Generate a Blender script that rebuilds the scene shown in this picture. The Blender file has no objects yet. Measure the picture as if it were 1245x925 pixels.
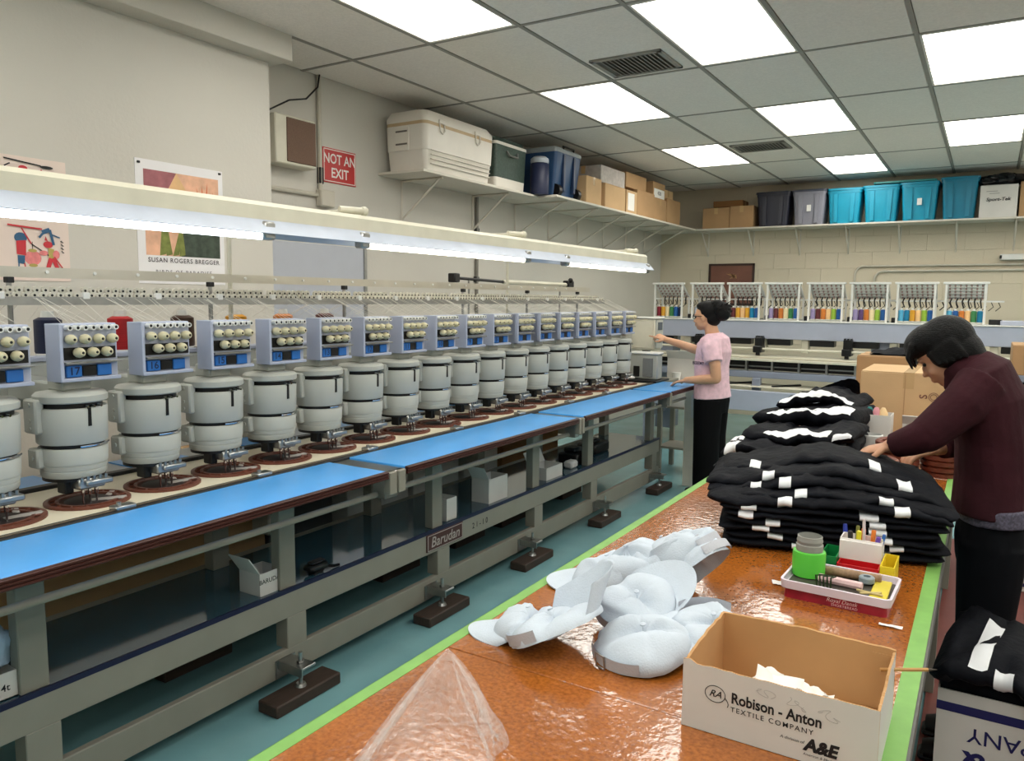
import bpy, bmesh, math, random
from mathutils import Vector, Matrix, noise
R_ = random.Random(7)
sc = bpy.context.scene
col = sc.collection
# ------------------------------------------------------------------ camera
IMW, IMH, FPX = 1245, 925, 935.0
def _cam():
    cx, cy = IMW/2, IMH/2
    vp = (1203.0, 368.0); y2 = 348.0
    a = vp[0]-cx; b = -(vp[1]-cy); dy = -(y2-cy)
    Y = Vector((a, b, -FPX)).normalized()
    dx = -(b*dy+FPX*FPX)/a
    X = -Vector((dx, dy, -FPX)).normalized()
    Z = X.cross(Y)
    m = Matrix((X, Y, Z)).to_4x4()
    m.translation = (0, 0, 1.6)
    return m
cam = bpy.data.cameras.new('camera')
cam.sensor_fit = 'HORIZONTAL'; cam.sensor_width = 36.0
cam.lens = FPX/IMW*36.0; cam.clip_start = 0.02; cam.clip_end = 60
cam_o = bpy.data.objects.new('camera', cam); col.objects.link(cam_o)
cam_o.matrix_world = _cam(); sc.camera = cam_o
# ------------------------------------------------------------------ world, exposure
w = bpy.data.worlds.new('world'); sc.world = w; w.use_nodes = True
w.node_tree.nodes['Background'].inputs[0].default_value = (0.9, 0.92, 1.0, 1)
w.node_tree.nodes['Background'].inputs[1].default_value = 0.05
sc.view_settings.view_transform = 'Standard'; sc.view_settings.look = 'None'
sc.view_settings.exposure = 0.12; sc.view_settings.gamma = 1.0
sc.view_settings.use_curve_mapping = False
TROFFER = 7.0       # emission of the ceiling diffusers
TUBE = 6.5         # emission of the fluorescent tubes over the machine
# ------------------------------------------------------------------ helpers
def lin(c):
    return tuple((x/255/12.92 if x/255 <= 0.04045 else ((x/255+0.055)/1.055)**2.4) for x in c)
MATS = {}
def mat(name, rgb, rough=0.5, metal=0.0, var=0.06, scale=8.0, bump=0.0, bscale=60.0, emit=0.0, alpha=1.0, trans=0.0, coat=0.0, spec=0.5, stretch=None, ior=1.45, sub=0.0):
    if name in MATS: return MATS[name]
    m = bpy.data.materials.new(name); m.use_nodes = True
    nt = m.node_tree; N = nt.nodes; L = nt.links
    bs = N['Principled BSDF']
    c = lin(rgb)
    tc = N.new('ShaderNodeTexCoord')
    src = tc.outputs['Object']
    if stretch:
        mp = N.new('ShaderNodeMapping'); mp.inputs['Scale'].default_value = stretch
        L.new(src, mp.inputs['Vector']); src = mp.outputs['Vector']
    nz = N.new('ShaderNodeTexNoise'); nz.inputs['Scale'].default_value = scale; nz.inputs['Detail'].default_value = 4
    L.new(src, nz.inputs['Vector'])
    rp = N.new('ShaderNodeValToRGB')
    rp.color_ramp.elements[0].position = 0.3; rp.color_ramp.elements[1].position = 0.7
    rp.color_ramp.elements[0].color = tuple(x*(1-var) for x in c)+(1,)
    rp.color_ramp.elements[1].color = tuple(min(1, x*(1+var)) for x in c)+(1,)
    L.new(nz.outputs['Fac'], rp.inputs['Fac']); L.new(rp.outputs['Color'], bs.inputs['Base Color'])
    bs.inputs['Roughness'].default_value = rough; bs.inputs['Metallic'].default_value = metal
    bs.inputs['Specular IOR Level'].default_value = spec
    bs.inputs['Coat Weight'].default_value = coat; bs.inputs['Coat Roughness'].default_value = 0.08
    bs.inputs['IOR'].default_value = ior
    if trans: bs.inputs['Transmission Weight'].default_value = trans
    if alpha < 1: bs.inputs['Alpha'].default_value = alpha
    if sub: bs.inputs['Subsurface Weight'].default_value = sub; bs.inputs['Subsurface Radius'].default_value = (.02, .008, .004)
    if emit:
        bs.inputs['Emission Color'].default_value = c+(1,); bs.inputs['Emission Strength'].default_value = emit
    if bump:
        n2 = N.new('ShaderNodeTexNoise'); n2.inputs['Scale'].default_value = bscale; n2.inputs['Detail'].default_value = 5
        L.new(src, n2.inputs['Vector'])
        bp = N.new('ShaderNodeBump'); bp.inputs['Strength'].default_value = bump; bp.inputs['Distance'].default_value = 0.01
        L.new(n2.outputs['Fac'], bp.inputs['Height']); L.new(bp.outputs['Normal'], bs.inputs['Normal'])
    MATS[name] = m
    return m

def wloc(o):
    v = Vector((0, 0, 0))
    while o: v = v+o.location; o = o.parent
    return v
TEXTC = {}
def text_geo(s, size, bold=0.0, shear=0.0, space=1.0):
    k = (s, size, bold, shear, space)
    if k in TEXTC: return TEXTC[k]
    cu = bpy.data.curves.new('text', 'FONT'); cu.body = s; cu.size = size; cu.offset = bold*size; cu.shear = shear
    cu.align_x = 'CENTER'; cu.align_y = 'CENTER'; cu.space_character = space; cu.resolution_u = 3
    o = bpy.data.objects.new('text', cu); col.objects.link(o)
    bpy.context.view_layer.update()
    me = bpy.data.meshes.new_from_object(o.evaluated_get(bpy.context.evaluated_depsgraph_get()))
    v = [tuple(p.co) for p in me.vertices]; f = [tuple(p.vertices) for p in me.polygons]
    bpy.data.objects.remove(o); bpy.data.curves.remove(cu); bpy.data.meshes.remove(me)
    TEXTC[k] = (v, f)
    return v, f
def frame(o, x, y):
    # matrix with local x -> x, local y -> y, local z -> x cross y, at o
    x = Vector(x).normalized(); y = Vector(y); y = (y-x*y.dot(x)).normalized(); z = x.cross(y)
    m = Matrix((x, y, z)).transposed().to_4x4(); m.translation = Vector(o)
    return m
def rotz(a, c=(0, 0, 0)):
    c = Vector(c)
    return Matrix.Translation(c) @ Matrix.Rotation(a, 4, 'Z') @ Matrix.Translation(-c)

class MB:
    def __init__(s): s.v = []; s.f = []; s.mi = []; s.m = 0; s.M = None; s.norecalc = False
    def mat(s, i): s.m = i; return s
    def add(s, vs, fs, M=None):
        b = len(s.v)
        for p in vs:
            p = Vector(p)
            if M is not None: p = M @ p
            if s.M is not None: p = s.M @ p
            s.v.append(p)
        for f in fs: s.f.append(tuple(i+b for i in f)); s.mi.append(s.m)
        return s
    def box(s, c, d, M=None, bev=0.0, rz=0.0):
        c = Vector(c); hx, hy, hz = d[0]/2, d[1]/2, d[2]/2
        T = Matrix.Translation(c)
        if rz: T = T @ Matrix.Rotation(rz, 4, 'Z')
        if M is not None: T = M @ T
        if bev <= 0:
            vs = [(x*hx, y*hy, z*hz) for x in (-1, 1) for y in (-1, 1) for z in (-1, 1)]
            fs = [(0, 1, 3, 2), (4, 6, 7, 5), (0, 4, 5, 1), (2, 3, 7, 6), (0, 2, 6, 4), (1, 5, 7, 3)]
            return s.add(vs, fs, T)
        h = (hx, hy, hz); b = min(bev, 0.49*min(d)); vs = []; idx = {}
        for sx in (-1, 1):
            for sy in (-1, 1):
                for sz in (-1, 1):
                    for a in range(3):
                        sg = (sx, sy, sz)
                        idx[(sx, sy, sz, a)] = len(vs)
                        vs.append(tuple(sg[k]*(h[k] if k == a else h[k]-b) for k in range(3)))
        fs = []
        def key(d_, a): return idx[(d_[0], d_[1], d_[2], a)]
        for a in range(3):
            o1, o2 = (a+1) % 3, (a+2) % 3
            for sg in (-1, 1):
                q = []
                for (p, r) in ((-1, -1), (1, -1), (1, 1), (-1, 1)):
                    dd = [0, 0, 0]; dd[a] = sg; dd[o1] = p; dd[o2] = r; q.append(key(dd, a))
                fs.append(tuple(q))
            for p in (-1, 1):
                for r in (-1, 1):
                    d0 = [0, 0, 0]; d0[o1] = p; d0[o2] = r; d1 = list(d0); d0[a] = -1; d1[a] = 1
                    fs.append((key(d0, o1), key(d1, o1), key(d1, o2), key(d0, o2)))
        for sx in (-1, 1):
            for sy in (-1, 1):
                for sz in (-1, 1): fs.append(tuple(idx[(sx, sy, sz, a)] for a in range(3)))
        return s.add(vs, fs, T)
    def bx(s, x0, x1, y0, y1, z0, z1, bev=0.0, M=None):
        return s.box(((x0+x1)/2, (y0+y1)/2, (z0+z1)/2), (abs(x1-x0), abs(y1-y0), abs(z1-z0)), M, bev)
    def ring(s, pts): 
        return pts
    def loft(s, rings, closed=True, cap=True):
        n = len(rings[0]); vs = [p for r in rings for p in r]; fs = []
        for i in range(len(rings)-1):
            for j in range(n if closed else n-1):
                k = (j+1) % n
                fs.append((i*n+j, i*n+k, (i+1)*n+k, (i+1)*n+j))
        if cap and closed:
            fs.append(tuple(range(n-1, -1, -1))); fs.append(tuple((len(rings)-1)*n+j for j in range(n)))
        return s.add(vs, fs)
    def cyl(s, p0, p1, r0, r1=None, n=12, cap=True, sq=1.0, up=None):
        p0 = Vector(p0); p1 = Vector(p1); r1 = r0 if r1 is None else r1
        return s.tube([p0, p1], [r0, r1], n, cap, sq, up)
    def tube(s, pts, r, n=8, cap=True, sq=1.0, up=None, closed=False):
        pts = [Vector(p) for p in pts]; rs = r if isinstance(r, (list, tuple)) else [r]*len(pts)
        rings = []; u = Vector(up) if up is not None else None
        for i, p in enumerate(pts):
            if closed: t = pts[(i+1) % len(pts)]-pts[i-1]
            elif i == 0: t = pts[1]-pts[0]
            elif i == len(pts)-1: t = pts[-1]-pts[-2]
            else: t = (pts[i+1]-pts[i]).normalized()+(pts[i]-pts[i-1]).normalized()
            t.normalize()
            if u is None: u = Vector((0, 0, 1)) if abs(t.z) < 0.9 else Vector((1, 0, 0))
            a = u-t*u.dot(t)
            if a.length < 1e-6: a = t.orthogonal()
            a.normalize(); b = t.cross(a); u = a
            rr = rs[i]; ra, rb = rr if isinstance(rr, (tuple, list)) else (rr, rr*sq)
            rings.append([p+a*(math.cos(2*math.pi*j/n)*ra)+b*(math.sin(2*math.pi*j/n)*rb) for j in range(n)])
        if closed: rings.append(rings[0]); cap = False
        return s.loft(rings, True, cap)
    def lathe(s, prof, c=(0, 0, 0), n=16, M=None, cap=True):
        c = Vector(c); vs = []; fs = []; T = M if M is not None else Matrix.Identity(4)
        rings = [[T @ (c+Vector((r*math.cos(2*math.pi*j/n), r*math.sin(2*math.pi*j/n), z))) for j in range(n)] for r, z in prof]
        return s.loft(rings, True, cap)
    def prism(s, poly, z0, z1, M=None):
        n = len(poly)
        vs = [(x, y, z0) for x, y in poly]+[(x, y, z1) for x, y in poly]
        fs = [tuple(range(n-1, -1, -1)), tuple(range(n, 2*n))]+[(i, (i+1) % n, n+(i+1) % n, n+i) for i in range(n)]
        return s.add(vs, fs, M)
    def sphere(s, c, r, nu=12, nv=8, M=None):
        r = r if isinstance(r, (tuple, list)) else (r, r, r); c = Vector(c)
        vs = [c+Vector((0, 0, r[2]))]
        for i in range(1, nv):
            t = math.pi*i/nv
            for j in range(nu):
                p = 2*math.pi*j/nu
                vs.append(c+Vector((r[0]*math.sin(t)*math.cos(p), r[1]*math.sin(t)*math.sin(p), r[2]*math.cos(t))))
        vs.append(c-Vector((0, 0, r[2]))); fs = []
        for j in range(nu):
            k = (j+1) % nu
            fs.append((0, 1+j, 1+k)); b = 1+(nv-2)*nu
            fs.append((len(vs)-1, b+k, b+j))
            for i in range(nv-2): fs.append((1+i*nu+j, 1+(i+1)*nu+j, 1+(i+1)*nu+k, 1+i*nu+k))
        return s.add(vs, fs, M)
    def grid(s, fn, nu, nv, cu=False, cv=False, M=None):
        vs = [fn(i/nu, j/nv) for i in range(nu if cu else nu+1) for j in range(nv if cv else nv+1)]
        mu = nu if cu else nu+1; mv = nv if cv else nv+1; fs = []
        for i in range(nu):
            for j in range(nv):
                a, b = i % mu, (i+1) % mu; c, d = j % mv, (j+1) % mv
                fs.append((a*mv+c, b*mv+c, b*mv+d, a*mv+d))
        return s.add(vs, fs, M)
    def text(s, t, size, o, x, y, bold=0.0, shear=0.0, space=1.0, sx=1.0):
        v, f = text_geo(t, size, bold, shear, space)
        return s.add([(p[0]*sx, p[1], p[2]) for p in v], f, frame(o, x, y))
    def mesh(s, name, mats, smooth=True, ang=0.7, off=(0, 0, 0)):
        me = bpy.data.meshes.new(name); off = Vector(off)
        me.from_pydata([p-off for p in s.v], [], s.f)
        mats = mats if isinstance(mats, (list, tuple)) else [mats]
        for m in mats: me.materials.append(m)
        if len(mats) > 1: me.polygons.foreach_set('material_index', s.mi)
        if not s.norecalc:
            bm = bmesh.new(); bm.from_mesh(me); bmesh.ops.recalc_face_normals(bm, faces=bm.faces); bm.to_mesh(me); bm.free()
        if smooth: me.shade_smooth(); me.set_sharp_from_angle(angle=ang)
        me.update()
        return me
    def build(s, name, mats, parent=None, smooth=True, ang=0.7, label=None, cat=None, group=None, kind=None):
        if parent is not None: off = wloc(parent)
        else:
            xs = [p.x for p in s.v]; ys = [p.y for p in s.v]; zs = [p.z for p in s.v]
            off = Vector(((min(xs)+max(xs))/2, (min(ys)+max(ys))/2, min(zs)))
        o = bpy.data.objects.new(name, s.mesh(name, mats, smooth, ang, off)); col.objects.link(o)
        if parent is not None: o.parent = parent
        else: o.location = off
        return tag(o, label, cat, group, kind)
def tag(o, label=None, cat=None, group=None, kind=None):
    if label: o['label'] = label
    if cat: o['category'] = cat
    if group: o['group'] = group
    if kind: o['kind'] = kind
    return o
def empty(name, loc, label=None, cat=None, group=None, kind=None):
    o = bpy.data.objects.new(name, None); col.objects.link(o); o.location = loc; o.empty_display_size = 0.05
    return tag(o, label, cat, group, kind)
KIDS = {}
def copy_tree(o, parent=None):
    c = o.copy(); col.objects.link(c); c.parent = parent
    for ch in list(o.children): copy_tree(ch, c)
    return c
def share(o, name, parent, M):
    # another object with the same mesh, its vertices placed by M relative to the parent
    c = bpy.data.objects.new(name, o.data); col.objects.link(c); c.parent = parent; c.matrix_local = M
    return c
def fbm(p, k=3):
    return noise.fractal(Vector(p), 1.0, 2.0, k)
ORD = ['first', 'second', 'third', 'fourth', 'fifth', 'sixth', 'seventh', 'eighth', 'ninth', 'tenth', 'eleventh', 'twelfth', 'thirteenth', 'fourteenth']
# ------------------------------------------------------------------ materials
def wall_mat(name, rgb, bs=30, bump=.25):
    return mat(name, rgb, 0.6, var=.03, scale=1.5, bump=bump, bscale=bs)
m_wall = wall_mat('painted_plaster', (204, 200, 191), 45, .14)
m_block = wall_mat('painted_block', (208, 197, 175), 70, .2)
m_tile = mat('ceiling_tile', (236, 230, 222), 0.9, var=.05, scale=60, bump=.25, bscale=160)
m_grid = mat('ceiling_grid', (150, 146, 138), 0.6)
m_dark = mat('black_rubber', (22, 22, 24), 0.55)
m_black = mat('black_plastic', (14, 14, 15), 0.4)
m_white = mat('white_enamel', (222, 222, 218), 0.4)
m_cream = mat('cream_enamel', (212, 208, 190), 0.45)
m_headgrey = mat('grey_head_enamel', (178, 180, 172), 0.42, var=.02)
m_frame = mat('grey_frame_enamel', (138, 135, 124), 0.5, var=.04)
m_beam = mat('pale_blue_grey_enamel', (172, 178, 196), 0.4, var=.03)
m_steel = mat('brushed_steel', (170, 170, 168), 0.32, 1.0, scale=30)
m_chrome = mat('chrome', (205, 205, 208), 0.15, 1.0)
m_cartb = mat('kraft_cardboard', (174, 139, 100), 0.85, var=.07, scale=6, bump=.05, bscale=90)
m_cartb2 = mat('pale_kraft_cardboard', (202, 168, 126), 0.85, var=.06, scale=6, bump=.05, bscale=90)
m_cartd = mat('dark_kraft_cardboard', (140, 98, 58), 0.85, var=.08, scale=6)
m_cartw = mat('white_carton', (214, 211, 206), 0.7, var=.03, scale=9)
m_paper = mat('white_paper', (236, 234, 230), 0.8, var=.02)
m_ink = mat('black_ink', (25, 25, 28), 0.7)
m_navyink = mat('navy_ink', (28, 30, 90), 0.6)
m_tapeb = mat('parcel_tape', (196, 164, 120), 0.25, var=.03)
# ================================================================== structure
XW, XN, YB, ZC = -4.15, -3.80, 10.87, 3.15          # left wall, near left wall, back wall, ceiling
XR, YF = 4.6, -4.0
def floor_mat():
    m = mat('teal_painted_floor', (122, 168, 174), 0.22, var=.10, scale=3.0, bump=.05, bscale=14, coat=.3)
    return m
MB().bx(XW-.3, XR+.3, YF-.3, YB+.3, -.12, 0).build('floor', floor_mat(), kind='structure')
b = MB().bx(-.12, 2.2, .2, 5.9, 0, .006); b.build('floor_mat', mat('maroon_floor', (120, 66, 60), .45, var=.12, scale=5),
    label='maroon floor covering to the right of the orange work table', cat='mat')
MB().bx(XW-.25, XW, YF, YB+.2, 0, ZC+.4).build('wall_left', m_wall, kind='structure')
MB().bx(XW-.05, XN, YF, 3.33, 0, ZC+.3, bev=.006).build('wall_left_near', m_wall, kind='structure')
MB().bx(XN-.1, -3.655, YF, 3.385, 3.0, ZC+.05, bev=.004).build('trim_1', m_wall, kind='structure')
MB().bx(XR, XR+.2, YF, YB+.2, 0, ZC+.4).build('wall_right', m_wall, kind='structure')
MB().bx(XW-.2, XR+.2, YF-.2, YF, 0, ZC+.4).build('wall_front', m_wall, kind='structure')
# back wall of painted blocks: mortar slab with one block object per visible block
wb = MB().bx(XW-.2, XR+.2, YB, YB+.2, 0, ZC+.4).build('wall_back', m_block, kind='structure')
BW, BH = .406, .203
blk = MB().box((0, .0, 0), (BW-.002, .0085, BH-.002), bev=.0012).mesh('block', m_block, False)
for r in range(5, 16):
    for c_ in range(-1, 13):
        x = XW+.2+c_*BW+(BW/2 if r % 2 else 0); z = BH/2+r*BH
        if x-BW/2 < XW+.0: continue
        if z+BH/2 > ZC: continue
        o = bpy.data.objects.new('block', blk); col.objects.link(o); o.parent = wb
        o.location = Vector((x, YB-.003, z))-wb.location
# ceiling: tiles laid in a grid of tee bars
TW, TL = .6425, 1.28
GX0, GY0 = -3.03, 5.20
ceil = MB().bx(XW-.2, XR+.2, YF-.2, YB+.2, ZC+.12, ZC+.25).build('ceiling', m_grid, kind='structure')
lights = {(0, 0), (0, -2), (0, 2), (2, -1), (2, 1), (2, 3), (4, 0), (4, 2), (4, -2), (0, -4), (2, -3), (2, -5), (4, -4), (0, -6), (4, -6),
          (6, -1), (6, 1), (6, 3), (6, -3), (6, -5), (8, 0), (8, 2), (8, -2), (8, -4), (10, -1), (10, 1), (10, 3), (10, -3), (10, -5)}
vents = {(1, -.5): None}
tile_me = MB().box((0, 0, 0), (TW-.028, TL-.028, .014), bev=.004).mesh('tile', m_tile, False)
g = MB()
nx0, nx1, ny0, ny1 = -2, 12, -8, 5
for i in range(nx0, nx1+1):
    x = GX0+i*TW
    if XW < x < XR: g.bx(x-.012, x+.012, YF, YB, ZC-.004, ZC+.03)
for j in range(ny0, ny1+1):
    y = GY0+j*TL
    if YF < y < YB: g.bx(XW, XR, y-.012, y+.012, ZC-.003, ZC+.028)
g.build('tee_grid', m_grid, ceil, False)
VENT = {(1, -1), (1, 2)}
for i in range(nx0, nx1):
    for j in range(ny0, ny1):
        x0, x1 = GX0+i*TW, GX0+(i+1)*TW; y0, y1 = GY0+j*TL, GY0+(j+1)*TL
        if (i, j) in lights or x1 < XW+.1 or x0 > XR or y1 < YF or y0 > YB: continue
        full = x0 > XW and y0 > YF and x1 < XR and y1 < YB
        if full:
            o = bpy.data.objects.new('ceiling_tile', tile_me)
            col.objects.link(o); o.parent = ceil; o.location = Vector(((x0+x1)/2, (y0+y1)/2, ZC+.007))-ceil.location
        else:
            t = MB().bx(max(x0, XW)+.014, min(x1, XR)-.014, max(y0, YF)+.014, min(y1, YB)-.014, ZC, ZC+.014, bev=.004)
            t.build('ceiling_tile', m_tile, ceil, False)
m_diff = mat('lit_diffuser', (255, 251, 241), .5, var=.01, emit=TROFFER)
m_tfr = mat('troffer_frame', (225, 222, 214), .4)
LN = {(0, 0): 'bright ceiling light panel above the middle of the long machine', (0, -2): 'dimly edged ceiling light panel nearest the left wall, cut by the top edge',
      (0, 2): 'smallest ceiling light panel, farthest over the left row', (2, -1): 'large ceiling light panel cut by the top edge beside the air vent',
      (2, 1): 'warm ceiling light panel in the middle of the ceiling', (2, 3): 'small ceiling light panel just above the teal storage totes',
      (4, 0): 'large ceiling light panel cut by the right edge near the top', (4, 2): 'ceiling light panel at the right edge behind the large one'}
proto = None
for (i, j) in sorted(lights):
    x, y = GX0+(i+.5)*TW, GY0+(j+.5)*TL
    if not (XW < x-.3 and x+.3 < XR and YF < y-.6 and y+.6 < YB): continue
    lab = LN.get((i, j), 'ceiling light out of frame, %s row from left, %s from back wall' % (ORD[i//2], ORD[(4-j)//2]))
    if proto is None:
        t = empty('ceiling_light', (x, y, ZC), lab, 'ceiling light', 'ceiling light panels')
        f_ = MB()
        for s in (-1, 1):
            f_.bx(x+s*(TW/2-.014)-.014*(s > 0)*0-.012, x+s*(TW/2-.014)+.012, y-TL/2+.014, y+TL/2-.014, ZC-.002, ZC+.05)
            f_.bx(x-TW/2+.014, x+TW/2-.014, y+s*(TL/2-.026)-.012, y+s*(TL/2-.026)+.012, ZC-.002, ZC+.05)
        f_.bx(x-TW/2+.02, x+TW/2-.02, y-TL/2+.02, y+TL/2-.02, ZC+.05, ZC+.08)
        f_.build('light_frame', m_tfr, t, False)
        MB().bx(x-TW/2+.028, x+TW/2-.028, y-TL/2+.04, y+TL/2-.04, ZC+.006, ZC+.012).build('diffuser', m_diff, t, False)
        proto = t
    else:
        t = copy_tree(proto); t.location = (x, y, ZC); t['label'] = lab
def vent(x0, x1, y0, y1, lab):
    t = empty('air_vent', ((x0+x1)/2, (y0+y1)/2, ZC-.02), lab, 'air vent', 'ceiling air vents')
    fr = MB()
    for (a, b_, c_, d) in ((x0, x1, y0, y0+.03), (x0, x1, y1-.03, y1), (x0, x0+.03, y0, y1), (x1-.03, x1, y0, y1)):
        fr.bx(a, b_, c_, d, ZC-.014, ZC)
    fr.build('vent_frame', m_grid, t, False)
    MB().bx(x0+.02, x1-.02, y0+.02, y1-.02, ZC-.004, ZC-.001).build('vent_back', mat('grey_vent_back', (100, 96, 90), .8), t, False)  # even grey plate behind the slats
    n = 13
    for k in range(n):
        xx = x0+.05+(x1-x0-.1)*(k+.5)/n
        MB().box((xx, (y0+y1)/2, ZC-.009), (.034, y1-y0-.06, .002), M=Matrix.Translation((xx, 0, ZC-.009)) @ Matrix.Rotation(.5, 4, 'Y') @ Matrix.Translation((-xx, 0, -ZC+.009))).build('vent_slat', m_grid, t, False)
vent(-2.33, -1.84, 4.70, 5.12, 'square ceiling air vent between two light panels near the top')
vent(-2.33, -1.80, 7.90, 8.30, 'square ceiling air vent far back beyond the warm light panel')
# ------------------------------------------------------------------ shelves
m_shelf = mat('white_shelf_board', (214, 208, 196), .55, var=.04, scale=4)
ZS = 2.57
def bracket(par, p, d, L, H):
    # p: wall point under the shelf; d: unit vector from the wall; slim strut bracket
    p = Vector(p); d = Vector(d); m = MB(); side = d.cross(Vector((0, 0, 1)))
    def bar(a, b_, w_=.016, h=.006):
        m.tube([a, b_], [(w_/2*1.2, h)]*2, 4, True, up=side)
    m.tube([p+d*.006, p+d*.006-Vector((0, 0, H))], .011, 4); m.tube([p-Vector((0, 0, .008)), p+d*L-Vector((0, 0, .008))], .010, 4)
    m.tube([p+d*.01-Vector((0, 0, H*.92)), p+d*L*.93-Vector((0, 0, .012))], .010, 4)
    m.build('shelf_bracket', m_shelf, par, False)
sh = empty('wall_shelf', (XW+.2, 7.5, ZS-.02), 'long white shelf along the left wall under the coolers', 'shelf')
MB().bx(XW, -3.70, 4.70, 6.45, ZS-.022, ZS, bev=.003).build('shelf_board', m_shelf, sh)
MB().bx(XW, -3.50, 6.45, YB, ZS-.024, ZS-.002, bev=.003).build('shelf_board', m_shelf, sh)
for y, L in ((4.98, .42), (6.0, .40), (6.75, .6), (7.45, .6), (8.15, .6), (8.85, .6), (9.55, .6), (10.2, .6)):
    bracket(sh, (XW, y, ZS-.024), (1, 0, 0), L, .34)
sb = empty('wall_shelf', (-1.4, YB-.2, ZS-.02), 'long white shelf along the back wall under the teal totes', 'shelf')
MB().bx(-3.50, XR, YB-.42, YB, ZS-.024, ZS-.002, bev=.003).build('shelf_board', m_shelf, sb)
for x in (-3.44, -2.81, -2.2, -1.6, -1.0, -.39, .2, .8): bracket(sb, (x, YB, ZS-.024), (0, -1, 0), .36, .34)
# ------------------------------------------------------------------ things on the left wall
t = empty('wall_speaker', (XW+.06, 3.75, 2.5), 'cream wall loudspeaker box with brown grille and cable', 'speaker')
MB().bx(XW, -4.02, 3.56, 3.92, 2.47, 2.79, bev=.008).build('speaker_body', m_cream, t)
gm = MB().bx(-4.022, -4.012, 3.655, 3.91, 2.49, 2.775, bev=.003); gm.build('grille', mat('brown_grille_cloth', (112, 88, 74), .8, var=.15, scale=200), t)
MB().tube([(-4.13, 3.56, 2.45), (-4.12, 3.5, 2.6), (-4.08, 3.55, 2.8), (-4.06, 3.72, 2.9), (-4.09, 3.9, 2.95), (-4.11, 4.03, 3.06), (-4.11, 4.05, 3.15)], .006, 6).build('cable', m_black, t)
m_cond = mat('painted_conduit', (196, 190, 176), .5)
t = empty('conduit', (XW+.02, 4.06, 2.2), 'painted conduit with junction box left of the exit sign', 'conduit')
MB().tube([(XW+.02, 4.06, ZC), (XW+.02, 4.06, 2.3)], .016, 8).build('conduit_pipe', m_cond, t)
MB().tube([(XW+.02, 4.06, 2.32), (XW+.02, 3.34, 2.32)], .016, 8).build('conduit_pipe', m_cond, t)
MB().bx(XW, XW+.06, 4.03, 4.17, 2.24, 2.36, bev=.008).build('junction_box', m_cond, t)
MB().bx(XW, XW+.035, 4.045, 4.085, 2.40, 2.52, bev=.006).build('clamp', m_dark, t)
t = empty('conduit', (XW+.02, 6.05, .9), 'thin grey conduit running down the left wall below the shelf', 'conduit')
MB().tube([(XW+.02, 6.05, 2.54), (XW+.02, 6.05, .3)], .016, 8).build('conduit_pipe', mat('grey_conduit', (128, 124, 116), .45), t)
for z in (2.2, 1.75): MB().bx(XW, XW+.03, 6.02, 6.08, z, z+.05, bev=.004).build('pipe_strap', m_dark, t)
t = empty('not_an_exit_sign', (XW+.01, 4.27, 2.42), 'red and white NOT AN EXIT sign on the left wall', 'sign')
m_red = mat('sign_red', (190, 40, 38), .4, var=.04); m_swhite = mat('sign_white', (235, 228, 222), .5)
MB().bx(XW, XW+.008, 4.10, 4.44, 2.425, 2.672, bev=.002).build('sign_plate', m_red, t)
bd = MB()
for (a, b_, c_, d) in ((4.108, 4.432, 2.433, 2.439), (4.108, 4.432, 2.658, 2.664), (4.108, 4.114, 2.433, 2.664), (4.426, 4.432, 2.433, 2.664)):
    bd.bx(XW+.0075, XW+.0095, a, b_, c_, d)
bd.build('sign_border', m_swhite, t, False)
tx = MB().text('NOT AN', .098, (XW+.0092, 4.27, 2.595), (0, 1, 0), (0, 0, 1), .018, sx=.86); tx.text('EXIT', .098, (XW+.0092, 4.27, 2.495), (0, 1, 0), (0, 0, 1), .018, sx=.9)
tx.norecalc = True
tx.build('sign_lettering', m_swhite, t, False)
t = empty('whiteboard', (XW+.01, 4.0, 1.2), 'pale grey panel board hung on the left wall below the speaker', 'board')
MB().bx(XW, XW+.02, 3.45, 4.52, 1.2, 1.975, bev=.003).build('board_face', mat('grey_board', (184, 188, 198), .35, var=.02), t)
fb = MB(); fb.bx(XW, XW+.03, 4.50, 4.53, 1.2, 1.98); fb.bx(XW, XW+.03, 3.45, 4.53, 1.19, 1.21); fb.build('board_frame', m_steel, t, False)
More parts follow.
